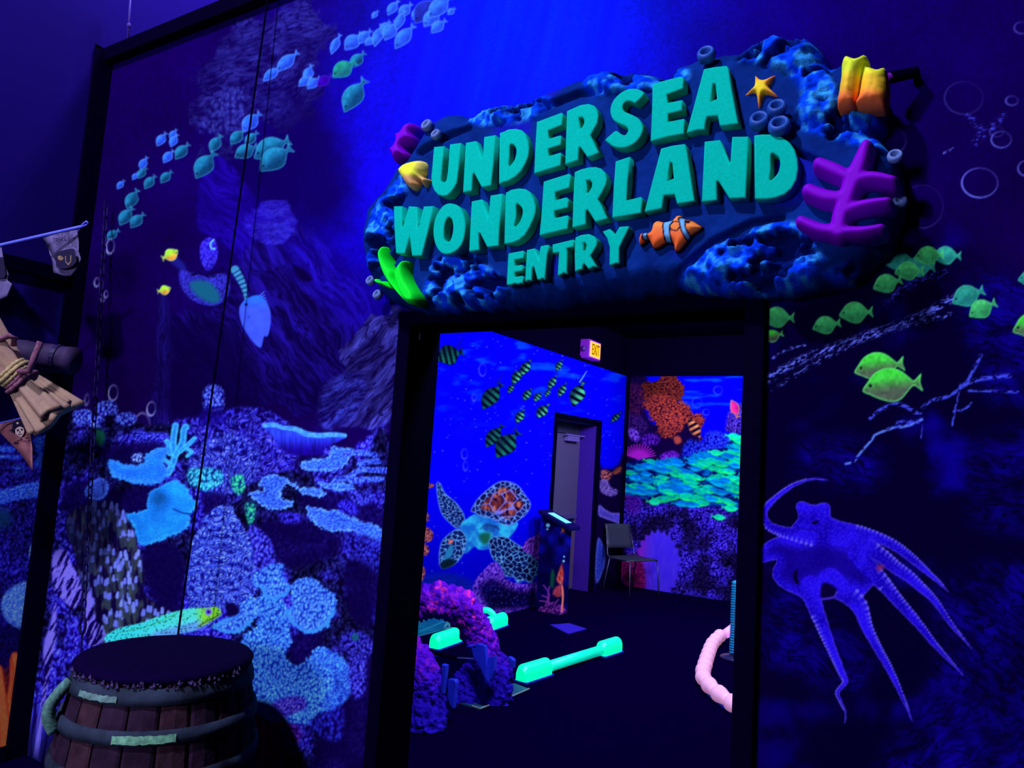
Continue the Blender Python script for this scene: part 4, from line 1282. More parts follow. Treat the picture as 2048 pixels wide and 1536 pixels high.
# --- hall side wall: plain indigo above, mural below
wall_left = boxes('wall_left', [((XL - .16, -3.5, 0), (XL - .004, WY - .10, 6.6)), ((XL - .16, WY - .10, WTOP + .02), (XL - .004, IY, 6.6))], INDIGO, kind='structure')
side = paint_side()
A = list(np.arange(.2, 1.55, .05)) + [float(hit(u, 900, 0, XL)[1]) for u in np.arange(-110, 175, STEP)]
A = sorted(a for a in A if a < WY - .101) + [WY - .10]
ms = grid_print(wall_left, side, (A,), ([0] + list(np.arange(.03, 2.40, .0052)) + [2.405],), lambda a, z: np.stack([np.full_like(a, XL), a, z], -1), 'reef_mural', (9, 2, 58))
ms['label'] = 'dark reef mural on the side wall behind the pirate props'
trim_3 = boxes('trim_3', [((XL - .02, -3.5, 2.40), (XL + .03, WY - .10, 2.47))], BLACK, kind='structure', bevel=.004)
tag(trim_3, 'black rail along the top of the side mural')
trim_4 = boxes('baseboard_left', [((XL, -3.5, 0), (XL + .02, WY - .10, .07))], BLACK, kind='structure')

# --- the room inside
DY0, DY1, DDT = 7.86, 9.16, 2.235        # door opening in the inner side wall (with frame)
wall_inside = boxes('wall_inner_left', [((IX - .4, WY + WT + .02, 0), (IX - .004, DY0, 3.5)), ((IX - .4, DY1, 0), (IX - .004, IY + .3, 3.5)), ((IX - .4, DY0, DDT), (IX - .004, DY1, 3.5))], CEIL, kind='structure')
wall_end = boxes('wall_inner_end', [((IX - .4, IY + .004, 0), (2.7, IY + .3, 3.5))], CEIL, kind='structure')
boxes('wall_inner_right', [((2.6, WY + WT, 0), (2.75, IY, 3.5))], CEIL, kind='structure')
boxes('ceiling', [((IX - .4, WY + WT + .002, 3.5), (2.75, IY + .3, 3.6))], CEIL, kind='structure')
il = paint_inside_left()
A = [2.4, 3, 3.6, 4.2, 4.6] + sorted([float(hit(u, 1000, 0, IX)[1]) for u in np.arange(800, 1262, 1.6)])
A = [a for a in A if a < IY - .002] + [IY]
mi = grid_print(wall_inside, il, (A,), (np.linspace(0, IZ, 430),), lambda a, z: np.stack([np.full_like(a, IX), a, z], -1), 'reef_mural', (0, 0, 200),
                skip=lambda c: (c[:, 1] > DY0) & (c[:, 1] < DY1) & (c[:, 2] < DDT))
mi['label'] = 'bright blue mural with a sea turtle beside the inner door'
ie = paint_inside_end()
A = sorted([float(hit(u, 950, 1, IY)[0]) for u in np.arange(1246, 1630, 1.6)])
A = [IX] + [a for a in A if a > IX + .002] + list(np.arange(A[-1] + .1, 2.6, .1)) + [2.6]
me_ = grid_print(wall_end, ie, (A,), (np.linspace(0, IZ, 330),), lambda a, z: np.stack([a, np.full_like(a, IY), z], -1), 'reef_mural', (14, 4, 120))
me_['label'] = 'coral mural with a shoal of green fish on the end wall'
t5 = bpy.data.objects.new('trim_5', None); COL.objects.link(t5); t5.location = (IX, IY, 0)
tag(t5, 'black edging around the inside murals', kind='structure')
boxes('corner_strip', [((IX, IY - .045, 0), (IX + .045, IY, IZ))], BLACK, t5)
boxes('top_strip', [((IX, WY + WT + .03, IZ - .01), (IX + .02, IY, IZ + .05))], BLACK, t5)
boxes('top_strip', [((IX, IY - .02, IZ - .01), (2.6, IY, IZ + .05))], BLACK, t5)

# door in the inner side wall
DOORG = plain('door_grey_paint', (64, 56, 112), rough=0.55, spec=0.3, var=.06)
REVEAL = plain('door_reveal_paint', (44, 6, 150), rough=0.6, var=.05)
door = bpy.data.objects.new('door_1', None); COL.objects.link(door); door.location = (IX, (DY0 + DY1) / 2, 0)
tag(door, 'grey door in a deep black frame, beside the turtle mural', kind='structure')
fr = .055
boxes('door_frame', [((IX - .03, DY0, 0), (IX + .025, DY0 + fr, DDT)), ((IX - .03, DY1 - fr, 0), (IX + .025, DY1, DDT)), ((IX - .03, DY0, DDT - fr), (IX + .025, DY1, DDT))], BLACK, door, bevel=.004)
boxes('door_reveal', [((IX - .36, DY1 - fr - .012, 0), (IX - .03, DY1 - fr, DDT - fr)), ((IX - .36, DY0 + fr, DDT - fr - .012), (IX - .03, DY1 - fr, DDT - fr)), ((IX - .36, DY0 + fr, 0), (IX - .03, DY0 + fr + .012, DDT - fr))], REVEAL, door)
leaf = boxes('door_leaf', [((IX - .30, DY0 + fr + .014, .01), (IX - .255, DY1 - fr - .014, 2.02))], DOORG, door, bevel=.003)
boxes('transom_panel', [((IX - .30, DY0 + fr + .014, 2.03), (IX - .262, DY1 - fr - .014, DDT - fr - .013))], plain('transom_paint', (40, 38, 84)), door)
boxes('push_bar', [((IX - .255, DY0 + fr + .05, .93), (IX - .20, DY1 - fr - .10, .99))], plain('push_bar_metal', (74, 66, 150), rough=.35, metal=.4), leaf, bevel=.006)
boxes('kick_panel', [((IX - .257, DY0 + fr + .05, .03), (IX - .250, DY1 - fr - .05, .86))], plain('kick_panel_paint', (74, 56, 96)), leaf)
boxes('door_closer', [((IX - .255, 8.62, 1.93), (IX - .19, 8.95, 2.0)), ((IX - .20, 8.55, 2.0), (IX - .18, 9.08, 2.02))], plain('closer_metal', (86, 70, 170), rough=.35), leaf, bevel=.004)


# ================================================================== the entrance sign
SIGN = thing('entrance_sign', (-1.15, WY, 2.15), 'carved rock sign over the doorway with raised teal UNDERSEA WONDERLAND ENTRY letters', 'sign')
YF = WY - 0.165        # general face of the rock


def S(px, py, y=YF):
    p = hit(px, py, 1, y)
    return float(p[0]), float(p[2])


def Sp(pts, y=YF):
    return np.array([S(p[0], p[1], y) for p in pts])


def height_mesh(name, X, Z, sd, H, ybase, cols, mat, parent, skirt=0.03, edge=0.0, smooth=True):
    """front relief y = ybase - H over the region sd < 0, its rim snapped to the outline, sides closed back to ybase + skirt"""
    gz, gx = np.gradient(sd, Z[:, 0], X[0, :])
    ins = sd < 0
    cell = ins[:-1, :-1] | ins[1:, :-1] | ins[:-1, 1:] | ins[1:, 1:]
    out = ~ins
    Xs, Zs = X.copy(), Z.copy()
    gl = np.hypot(gx, gz) + 1e-9
    Xs[out] -= (sd * gx / gl)[out]
    Zs[out] -= (sd * gz / gl)[out]
    Hs = np.where(out, edge, H)
    n = X.shape[1]
    I = np.arange(X.size).reshape(X.shape)
    q = np.stack([I[:-1, :-1], I[:-1, 1:], I[1:, 1:], I[1:, :-1]], -1)[cell]
    V = np.stack([Xs.ravel(), (ybase - Hs).ravel(), Zs.ravel()], -1)
    e = np.concatenate([q[:, [0, 1]], q[:, [1, 2]], q[:, [2, 3]], q[:, [3, 0]]])
    key = e[:, 0].astype(np.int64) * X.size + e[:, 1]
    rev = e[:, 1].astype(np.int64) * X.size + e[:, 0]
    be = e[~np.isin(key, rev)]
    bv = np.unique(be)
    mp = {int(v): X.size + i for i, v in enumerate(bv)}
    B = V[bv].copy()
    B[:, 1] = ybase + skirt
    sk = np.array([[b, a, mp[int(a)], mp[int(b)]] for a, b in be])
    V = np.concatenate([V, B])
    C = np.concatenate([cols.reshape(-1, 3), cols.reshape(-1, 3)[bv]])
    Q = np.concatenate([q, sk])
    used, inv = np.unique(Q, return_inverse=True)
    me = mesh_np(name, V[used], inv.reshape(-1, 4), albedo(C[used]))
    return link(name, me, mat, parent, smooth=smooth)


def grid_for(P, res, pad=0.012):
    x = np.arange(P[:, 0].min() - pad, P[:, 0].max() + pad, res)
    z = np.arange(P[:, 1].min() - pad, P[:, 1].max() + pad, res)
    return np.meshgrid(x, z)


def pillow(name, px_outline, ybase, hmax, R, colfn, parent, mat=GLOSSY, res=0.005, k=4, skirt=.03, lump=0.0, yproj=None):
    """puffed-up relief from an outline in the photo, on the sign's face"""
    P = Sp(smooth_poly(px_outline, k), yproj if yproj is not None else ybase - hmax * .4)
    X, Z = grid_for(P, res)
    sd = sdf_poly(P, X, Z)
    t = np.clip(-sd / R, 0, 1)
    H = hmax * np.sqrt(np.clip(1 - (1 - t) ** 2, 0, 1))
    if lump:
        H = H + lump * (fbm(X / .02, Z / .02, 3, 3) - .5) * sstep(0, .3, t)
    pts = np.stack([X.ravel(), np.full(X.size, ybase - hmax * .4), Z.ravel()], -1)
    U, V, _ = to_px(pts)
    cols = colfn(U.reshape(X.shape), V.reshape(X.shape), sd)
    return height_mesh(name, X, Z, sd, H, ybase, cols, mat, parent, skirt)


def const(c):
    return lambda U, V, d: np.broadcast_to(C3(c), U.shape + (3,)).copy()


# --- rock board
outline = [(722, 490), (727, 440), (746, 402), (772, 372), (790, 340), (806, 322), (822, 308), (838, 286), (856, 258), (876, 236), (895, 224), (918, 220), (950, 232), (985, 210), (1040, 202), (1080, 192), (1104, 174), (1150, 158),
           (1185, 143), (1235, 136), (1290, 140), (1330, 146), (1352, 128), (1376, 116), (1420, 108), (1455, 100), (1482, 98), (1500, 84), (1545, 70), (1592, 66), (1636, 78), (1652, 104), (1660, 130), (1680, 122),
           (1720, 120), (1760, 150), (1772, 215), (1768, 248), (1752, 262), (1786, 292), (1800, 330), (1806, 400), (1800, 440), (1786, 474), (1764, 508), (1730, 540), (1690, 562), (1630, 578), (1560, 586), (1450, 590), (1380, 582),
           (1320, 584), (1250, 594), (1160, 606), (1060, 616), (960, 618), (900, 622), (850, 628), (815, 620), (778, 602), (756, 586), (742, 562), (730, 530)]
P = Sp(smooth_poly(outline, 4), WY - .09)
X, Z = grid_for(P, .0052, .02)
sd = sdf_poly(P, X, Z) + .020 * (fbm(X / .045, Z / .045, 16, 3) - .5)
U, V, _ = to_px(np.stack([X.ravel(), np.full(X.size, YF), Z.ravel()], -1))
U, V = U.reshape(X.shape), V.reshape(X.shape)
rough_areas = [[(722, 490), (730, 430), (776, 366), (800, 340), (806, 370), (788, 420), (782, 470), (760, 500), (735, 540), (722, 520)],
               [(925, 222), (985, 205), (1085, 185), (1090, 215), (1030, 240), (950, 245)], [(1160, 162), (1190, 138), (1290, 134), (1360, 124), (1372, 150), (1330, 168), (1260, 178), (1180, 182)],
               [(1470, 112), (1500, 80), (1592, 60), (1650, 80), (1664, 130), (1690, 210), (1780, 215), (1780, 262), (1760, 290), (1700, 282), (1640, 262), (1590, 240), (1600, 180), (1570, 140), (1510, 122)],
               [(1340, 560), (1400, 500), (1480, 462), (1560, 440), (1610, 452), (1640, 500), (1620, 555), (1540, 572), (1400, 575)],
               [(838, 600), (842, 560), (858, 520), (900, 500), (945, 516), (985, 545), (1004, 572), (960, 605), (900, 616)], [(1640, 540), (1690, 520), (1730, 520), (1690, 560)]]
rm = np.zeros(X.shape)
for a in rough_areas:
    rm = np.maximum(rm, sstep(9, -9, sdf_poly(smooth_poly(a, 3), U, V)))
t = np.clip(-sd / .075, 0, 1)
H = (.135 + .030 * (fbm(X / .25, Z / .25, 4, 2) - .5)) * np.sqrt(np.clip(1 - (1 - t) ** 2, 0, 1))
# slate plates: shallow steps along a few breaks
step = np.zeros(X.shape)
for pts in ([(735, 555), (770, 520), (800, 470), (830, 440)], [(1090, 205), (1150, 180), (1200, 176)], [(1345, 545), (1420, 480), (1500, 440), (1560, 430)], [(1640, 320), (1600, 300), (1560, 280)], [(830, 300), (880, 270), (930, 250)]):
    d_, _ = sdf_stroke([(x, y, 10) for x, y in pts], U, V)
    step = np.maximum(step, sstep(5, -5, d_))
H = H - .030 * step * t
pit = fbm(X / .060, Z / .045, 7, 3)
knob = .075 * (fbm(X / .075, Z / .06, 6, 4) - .5) + .030 * (fbm(X / .018, Z / .018, 14, 3) - .5) - .050 * sstep(.46, .34, pit)
H = H + rm * (knob + .014) * sstep(0, .35, t) + .005 * (fbm(X / .02, Z / .02, 8, 3) - .5) * t
cols = mix(C3((2, 26, 104)), C3((4, 42, 140)), fbm(X / .05, Z / .05, 10, 3))
cols = mix(cols, C3((24, 2, 214)), sstep(.58, .76, fbm(X / .22, Z / .16, 12, 2)) * .5 * (1 - rm))
cols = mix(cols, mix(C3((0, 16, 96)), mix(C3((0, 56, 250)), C3((44, 144, 255)), sstep(.45, .7, fbm(X / .02, Z / .02, 15, 3))), sstep(.36, .52, pit)), rm)
height_mesh('rock_board', X, Z, sd, np.maximum(H, .004), WY - .004, cols, RELIEF, SIGN, skirt=.002)

# --- letters
c1 = lambda p: crop(850, 240, .1171875, p)
c2 = lambda p: crop(1060, 180, .1171875, p)
c3 = lambda p: crop(1270, 120, .1171875, p)
c4 = lambda p: crop(780, 370, .1367188, p)
c5 = lambda p: crop(1050, 310, .1367188, p)
c6 = lambda p: crop(1260, 250, .1757813, p)
c7 = lambda p: crop(1000, 440, .1367188, p)
LET = [
    ('U', c1, [(148, 455), (318, 440), (300, 700), (268, 1000), (275, 1050), (318, 1065), (358, 1030), (385, 870), (420, 410), (605, 385), (570, 830), (545, 1060), (500, 1150), (450, 1220), (380, 1290), (290, 1300), (215, 1275), (150, 1200), (115, 1110), (100, 980), (120, 780)], None),
    ('N', c1, [(692, 385), (868, 352), (958, 655), (985, 600), (1005, 285), (1195, 250), (1160, 800), (1130, 1115), (960, 1150), (830, 900), (815, 920), (800, 1205), (640, 1235), (665, 800)], None),
    ('D', c1, [(1272, 215), (1340, 195), (1420, 155), (1540, 145), (1640, 165), (1710, 235), (1755, 340), (1775, 450), (1765, 600), (1720, 730), (1640, 870), (1540, 970), (1420, 1040), (1330, 1065), (1255, 1090), (1260, 700)], [(1445, 430), (1500, 420), (1545, 480), (1552, 570), (1520, 680), (1470, 750), (1425, 785), (1440, 600)]),
    ('E', c2, [(112, 540), (535, 380), (560, 430), (548, 595), (310, 690), (305, 828), (515, 768), (535, 800), (530, 935), (310, 1000), (303, 1125), (515, 1062), (535, 1110), (525, 1285), (62, 1425), (85, 950)], None),
    ('R', c2, [(625, 355), (760, 295), (860, 250), (990, 230), (1090, 260), (1145, 330), (1168, 430), (1150, 560), (1090, 670), (1030, 760), (1080, 870), (1185, 1065), (975, 1150), (850, 970), (835, 980), (825, 1195), (592, 1270), (605, 900)], [(830, 470), (880, 455), (915, 490), (918, 560), (890, 625), (835, 670), (850, 560)]),
    ('S', c2, [(1950, 60), (1800, 220), (1740, 200), (1660, 190), (1600, 230), (1580, 300), (1610, 360), (1720, 410), (1820, 460), (1890, 530), (1930, 640), (1910, 740), (1860, 830), (1770, 920), (1650, 975), (1530, 990), (1410, 960), (1330, 900), (1280, 850), (1370, 760), (1465, 690), (1540, 740), (1610, 765), (1655, 720), (1665, 660), (1620, 615), (1500, 565), (1410, 500), (1370, 400), (1370, 300), (1410, 190), (1490, 90), (1600, 10), (1720, -30), (1850, -15)], None),
    ('E', c3, [(295, 405), (500, 345), (770, 275), (830, 290), (825, 485), (545, 585), (545, 725), (800, 675), (808, 860), (565, 915), (550, 1050), (830, 995), (848, 1040), (840, 1260), (560, 1310), (258, 1385), (285, 800)], None),
    ('A', c3, [(1170, 150), (1370, 110), (1560, 90), (1595, 130), (1650, 480), (1770, 1085), (1440, 1120), (1400, 940), (1230, 965), (1205, 1050), (1190, 1190), (1060, 1195), (870, 1240), (980, 850)], [(1330, 400), (1365, 400), (1395, 660), (1270, 705)]),
    ('W', c4, [(52, 308), (170, 305), (168, 610), (182, 615), (272, 308), (392, 315), (395, 640), (412, 628), (490, 310), (630, 303), (560, 650), (465, 1035), (315, 1035), (283, 745), (215, 1010), (82, 995), (60, 650)], None),
    ('O', c4, [(880, 265), (1000, 305), (1070, 420), (1100, 560), (1090, 720), (1050, 860), (980, 950), (880, 1005), (770, 1005), (690, 930), (640, 800), (630, 640), (660, 480), (730, 350), (800, 285)], [(850, 470), (900, 505), (918, 600), (910, 710), (880, 800), (845, 830), (795, 800), (785, 700), (800, 560)]),
    ('N', c4, [(1190, 235), (1340, 205), (1425, 490), (1440, 440), (1465, 150), (1640, 120), (1600, 600), (1590, 890), (1415, 910), (1310, 700), (1295, 700), (1310, 950), (1150, 970), (1170, 600)], None),
    ('D', c4, [(1690, 110), (1770, 65), (1880, 45), (1975, 56), (2035, 91), (2095, 181), (2128, 301), (2128, 391), (2100, 491), (2045, 611), (1975, 730), (1890, 805), (1790, 848), (1665, 862), (1675, 500)], [(1845, 285), (1890, 295), (1930, 350), (1930, 430), (1890, 540), (1815, 610), (1845, 460)]),
    ('E', c5, [(268, 385), (640, 268), (672, 300), (650, 480), (440, 540), (430, 660), (600, 615), (635, 640), (630, 770), (430, 815), (420, 920), (615, 878), (640, 900), (625, 1080), (205, 1175), (240, 800)], None),
    ('R', c5, [(722, 245), (830, 200), (940, 175), (1030, 170), (1110, 195), (1170, 255), (1200, 340), (1185, 430), (1130, 540), (1065, 640), (1110, 720), (1215, 925), (1025, 980), (910, 800), (890, 810), (895, 1015), (685, 1060), (700, 650)], [(895, 370), (940, 362), (975, 400), (970, 470), (930, 540), (885, 552), (910, 450)]),
    ('L', c5, [(1320, 90), (1530, 18), (1500, 400), (1470, 660), (1690, 608), (1718, 640), (1700, 850), (1268, 915), (1290, 500)], None),
    ('A', c6, [(350, 265), (480, 230), (620, 210), (645, 270), (740, 865), (530, 895), (500, 785), (385, 800), (365, 950), (160, 985), (250, 640)], [(455, 425), (475, 425), (495, 605), (410, 635)]),
    ('N', c6, [(845, 185), (1020, 165), (1125, 440), (1140, 400), (1160, 130), (1345, 125), (1335, 500), (1320, 830), (1125, 835), (1000, 635), (985, 640), (995, 855), (810, 870), (830, 500)], None),
    ('D', c6, [(1410, 115), (1500, 102), (1620, 102), (1720, 130), (1810, 190), (1870, 270), (1905, 380), (1915, 490), (1895, 620), (1840, 720), (1760, 790), (1650, 830), (1540, 845), (1415, 835)], [(1605, 330), (1650, 335), (1695, 375), (1705, 450), (1685, 530), (1650, 580), (1590, 625), (1605, 500)]),
    ('E', c7, [(120, 485), (330, 445), (355, 465), (345, 560), (213, 583), (202, 668), (310, 650), (340, 690), (330, 745), (215, 762), (205, 830), (320, 812), (340, 840), (335, 930), (300, 922), (260, 942), (210, 928), (160, 950), (90, 948), (105, 700)], None),
    ('N', c7, [(390, 435), (500, 410), (560, 590), (590, 380), (690, 358), (722, 372), (690, 500), (655, 880), (620, 850), (580, 872), (540, 870), (490, 680), (475, 690), (465, 888), (410, 882), (360, 898), (375, 650)], None),
    ('T', c7, [(762, 355), (1070, 280), (1080, 390), (975, 410), (985, 480), (980, 795), (930, 768), (890, 800), (835, 815), (855, 470), (765, 485)], None),
    ('R', c7, [(1098, 255), (1180, 215), (1290, 200), (1370, 230), (1420, 290), (1415, 370), (1370, 450), (1320, 515), (1430, 690), (1370, 680), (1290, 720), (1230, 640), (1215, 650), (1210, 720), (1160, 730), (1090, 755), (1085, 500)], [(1215, 330), (1245, 330), (1260, 370), (1245, 440), (1205, 445), (1225, 390)]),
    ('Y', c7, [(1495, 165), (1600, 125), (1670, 220), (1745, 95), (1870, 85), (1885, 110), (1800, 290), (1745, 400), (1745, 635), (1700, 630), (1650, 655), (1592, 655), (1600, 400), (1560, 260)], None),
]
FOAM = plain('teal_foam_paint', (0, 166, 166), rough=.8, spec=.03, var=.07, scale=90, bmp=.25, bscale=150)
YL = WY - .178     # letter faces
curves = []


def curve_shape(polys, ext, bev):
    cu = bpy.data.curves.new('shape', 'CURVE')
    cu.dimensions = '2D'
    cu.fill_mode = 'BOTH'
    cu.extrude = ext
    cu.bevel_depth = bev
    cu.bevel_resolution = 1
    cu.offset = -bev
    for pl in polys:
        sp = cu.splines.new('POLY')
        sp.points.add(len(pl) - 1)
        for q, p in zip(sp.points, pl):
            q.co = (p[0], p[1], 0, 1)
        sp.use_cyclic_u = True
    o = bpy.data.objects.new('shape', cu)
    COL.objects.link(o)
    return o


for ch, cf, outer, inner in LET:
    small = cf is c7
    rounded = ch in 'UDORS'
    po = [Sp(smooth_poly(cf(outer), 3) if ch in 'SO' else cf(outer), YL)]
    if inner:
        po.append(Sp(smooth_poly(cf(inner), 3) if ch in 'DO' else cf(inner), YL))
    curves.append((ch, curve_shape(po, .0225, .004)))
dg = bpy.context.evaluated_depsgraph_get()
for ch, o in curves:
    me = bpy.data.meshes.new_from_object(o.evaluated_get(dg))
    me.transform(Matrix(((1, 0, 0, 0), (0, 0, -1, YL + .0265), (0, 1, 0, 0), (0, 0, 0, 1))))
    me.materials.clear()
    lo = link('letter', me, FOAM, SIGN)
    lo['label'] = 'raised teal letter ' + ch
    bpy.data.objects.remove(o, do_unlink=True)

# --- sculpted creatures on the sign
YR = WY - .128      # bases sit inside the rock
cs = lambda p: crop(1150, 60, .2474, p)


def star_col(U, V, d):
    r = np.hypot(U - 1522, V - 180)
    return mix(mix(C3((226, 196, 40)), C3((240, 150, 60)), sstep(8, 20, r)), C3((236, 116, 90)), sstep(20, 36, r))


pillow('starfish', cs([(1460, 370), (1500, 400), (1545, 405), (1632, 368), (1592, 440), (1580, 470), (1650, 545), (1560, 530), (1530, 540), (1487, 648), (1468, 540), (1440, 520), (1362, 545), (1440, 475), (1452, 440)]), YR, .034, .013, star_col, SIGN, res=.0032)
cq = lambda p: crop(1260, 250, .1757813, p)
ST = [cq([(412, 1095), (480, 1082), (512, 1130), (482, 1180), (492, 1372), (440, 1352), (425, 1200)]), cq([(592, 1090), (642, 1065), (662, 1200), (708, 1310), (680, 1332), (630, 1230)]), cq([(185, 1240), (222, 1233), (216, 1332), (185, 1312)])]
FIN = cq([(490, 1180), (540, 1130), (600, 1140), (610, 1190), (570, 1240), (510, 1225)])


def clown(U, V, d):
    c = mix(C3((250, 130, 70)), C3((240, 96, 50)), sstep(450, 480, V))
    fd = sdf_poly(FIN, U, V)
    for s_ in ST:
        q = sdf_poly(s_, U, V)
        c = mix(c, C3((10, 6, 40)), sstep(3.6, 2.2, q) * sstep(-1, 1, fd))
        c = mix(c, C3((96, 160, 236)), sstep(.8, -.8, q) * sstep(-1, 1, fd))
    c = mix(c, C3((14, 6, 30)), sstep(1.8, .6, np.abs(fd)))
    c = mix(c, C3((14, 6, 40)), sstep(-.008, -.003, d))
    ex, ey = 1260 + 690 * .17578, 250 + 1130 * .17578
    return mix(c, C3((5, 0, 20)), sstep(5, 3.4, np.hypot(U - ex, V - ey)))


pillow('clownfish', cq([(100, 1310), (130, 1235), (185, 1220), (240, 1212), (265, 1130), (330, 1085), (400, 1098), (490, 1080), (540, 1032), (595, 1025), (640, 1062), (740, 1090), (820, 1140), (850, 1168), (830, 1212), (740, 1272), (690, 1335), (645, 1390), (590, 1450), (535, 1468), (505, 1440), (492, 1375), (430, 1372), (350, 1420), (280, 1430), (245, 1382), (220, 1335), (190, 1362), (140, 1395), (110, 1370)]),
       YR, .050, .026, clown, SIGN, res=.0026)
cy = lambda p: crop(770, 230, .11064, p)


def yfish(U, V, d):
    c = mix(C3((216, 226, 60)), C3((222, 200, 120)), sstep(835, 850, U))
    c = mix(c, C3((196, 146, 110)), sstep(350, 362, V))
    return c


pillow('yellow_fish', cy([(270, 1030), (330, 940), (430, 870), (600, 825), (700, 830), (740, 890), (735, 1010), (700, 1090), (720, 1130), (800, 1150), (800, 1200), (760, 1260), (735, 1305), (700, 1290), (680, 1220), (630, 1200), (630, 1280), (560, 1360), (480, 1350), (400, 1280), (330, 1170), (290, 1110)]), YR, .060, .032, yfish, SIGN, res=.0036)
pillow('purple_coral', cy([(540, 160), (590, 200), (590, 290), (560, 350), (580, 430), (560, 500), (460, 540), (400, 600), (430, 680), (470, 730), (430, 790), (340, 790), (270, 850), (210, 880), (190, 780), (130, 690), (140, 640), (220, 590), (260, 500), (240, 400), (270, 350), (350, 330), (430, 220)]), WY - .09, .07, .022, const((108, 0, 206)), SIGN, res=.0036, skirt=.07)
# big purple coral on the right: a trunk with three pairs of arms
cb = lambda p: [(1400 + .29948 * a, 60 + .29948 * b, .29948 * w) for a, b, w in p]
BR = [cb([(1110, 765, 80), (1070, 880, 110), (1020, 1000, 125), (975, 1130, 120), (935, 1250, 118), (925, 1345, 110)]), cb([(1000, 985, 95), (900, 935, 105), (798, 892, 96)]), cb([(960, 1120, 95), (840, 1112, 105), (728, 1070, 100)]), cb([(920, 1345, 90), (790, 1325, 90), (675, 1275, 78)]),
      cb([(1030, 1000, 90), (1150, 978, 84), (1285, 998, 66)]), cb([(990, 1195, 90), (1120, 1160, 76), (1250, 1140, 62)]), cb([(950, 1345, 84), (1090, 1340, 72), (1205, 1318, 60)])]
Pb = Sp([(1595, 275), (1810, 275), (1810, 495), (1595, 495)], WY - .2)
X, Z = grid_for(Pb, .0045, .03)
U, V, _ = to_px(np.stack([X.ravel(), np.full(X.size, WY - .19), Z.ravel()], -1))
U, V = U.reshape(X.shape), V.reshape(X.shape)
sdp = None
for b in BR:
    d_, _ = sdf_stroke(smooth_poly(b, 3, closed=False), U, V)
    if sdp is None:
        sdp = d_
    else:
        h_ = np.clip(.5 + .5 * (d_ - sdp) / 7.0, 0, 1)
        sdp = d_ * (1 - h_) + sdp * h_ - 7.0 * h_ * (1 - h_)
sdm = (sdp - 4.5) * .00122
t = np.clip(-sdm / .020, 0, 1)
height_mesh('purple_coral', X, Z, sdm, .070 * np.sqrt(np.clip(1 - (1 - t) ** 2, 0, 1)), WY - .135, np.broadcast_to(C3((116, 0, 208)), X.shape + (3,)).copy(), GLOSSY, SIGN, skirt=.03)
# tube sponges
ct = lambda p: crop(1400, 60, .29948, p)
tube_c = lambda U, V, d: mix(mix(C3((206, 226, 60)), C3((236, 176, 50)), sstep(140, 178, V)), C3((240, 108, 62)), sstep(178, 205, V))
sp = bpy.data.objects.new('tube_sponge', None)
COL.objects.link(sp); sp.parent = SIGN; sp.matrix_parent_inverse = world_of(SIGN).inverted(); sp.location = (-.42, WY - .15, 2.45)
pillow('sponge_tube', ct([(985, 175), (1040, 188), (1110, 165), (1128, 215), (1095, 260), (1075, 330), (1055, 440), (1035, 510), (960, 528), (912, 500), (920, 420), (935, 320), (945, 210)]), WY - .14, .060, .032, tube_c, sp, res=.004, lump=.012)
pillow('sponge_tube', ct([(1095, 235), (1150, 250), (1190, 262), (1238, 248), (1256, 320), (1258, 400), (1238, 500), (1205, 518), (1035, 518), (1055, 430), (1075, 300)]), WY - .13, .058, .032, tube_c, sp, res=.004, lump=.012)
# seaweed
cw = lambda p: crop(720, 480, .104167, p)
sw = bpy.data.objects.new('seaweed', None)
COL.objects.link(sw); sw.parent = SIGN; sw.matrix_parent_inverse = world_of(SIGN).inverted(); sw.location = (-1.85, WY - .15, 2.15)
for yb, pl in ((WY - .12, [(330, 738), (365, 770), (440, 800), (540, 795), (600, 870), (640, 945), (560, 935), (430, 885), (350, 845), (318, 785)]),
               (WY - .125, [(500, 122), (460, 180), (425, 260), (418, 370), (460, 540), (530, 720), (620, 870), (720, 990), (850, 1140), (960, 1235), (900, 1080), (800, 900), (735, 760), (720, 620), (640, 520), (560, 380), (530, 240)]),
               (WY - .13, [(920, 402), (952, 430), (935, 560), (950, 700), (1000, 820), (1080, 940), (1142, 1060), (1145, 1190), (1080, 1245), (950, 1220), (850, 1080), (780, 920), (740, 780), (735, 650), (790, 530), (860, 440)])):
    pillow('seaweed_leaf', cw(pl), yb, .060, .016, const((10, 224, 52)), sw, res=.003)
# barnacle cups
cup = [(.45, -.8), (.9, -.5), (1.06, -.05), (1.0, .4), (.84, .66), (.66, .70), (.54, .45), (.40, .05), (.22, -.2), (.02, -.25)]
CUPC = plain('barnacle_paint', (24, 66, 170), rough=.5, var=.2, scale=40)
PALE = plain('pale_shell_paint', (84, 106, 190), rough=.5, var=.15, scale=40)
for px, py, r, dep, m_ in ((855, 252, 11.5, .15, PALE), (873, 270, 10, .16, PALE), (1413, 111, 18, .165, CUPC), (1554, 218, 17.5, .175, CUPC), (1519, 243, 18.5, .175, CUPC), (1559, 254, 20, .175, CUPC), (1790, 314, 13, .11, PALE), (1800, 404, 12, .10, PALE), (742, 562, 10, .09, PALE), (756, 590, 10, .08, PALE)):
    x, z = S(px, py, WY - dep)
    rr_ = r * .00140 * (1.35 if px < 900 else 1.0)
    m = MB().lathe([(a * rr_, b * rr_) for a, b in cup], 18, (x, WY - dep, z), (-.12 if px < 900 else .10, -1, .42))
    m.build('barnacle', m_, SIGN, smooth=True)

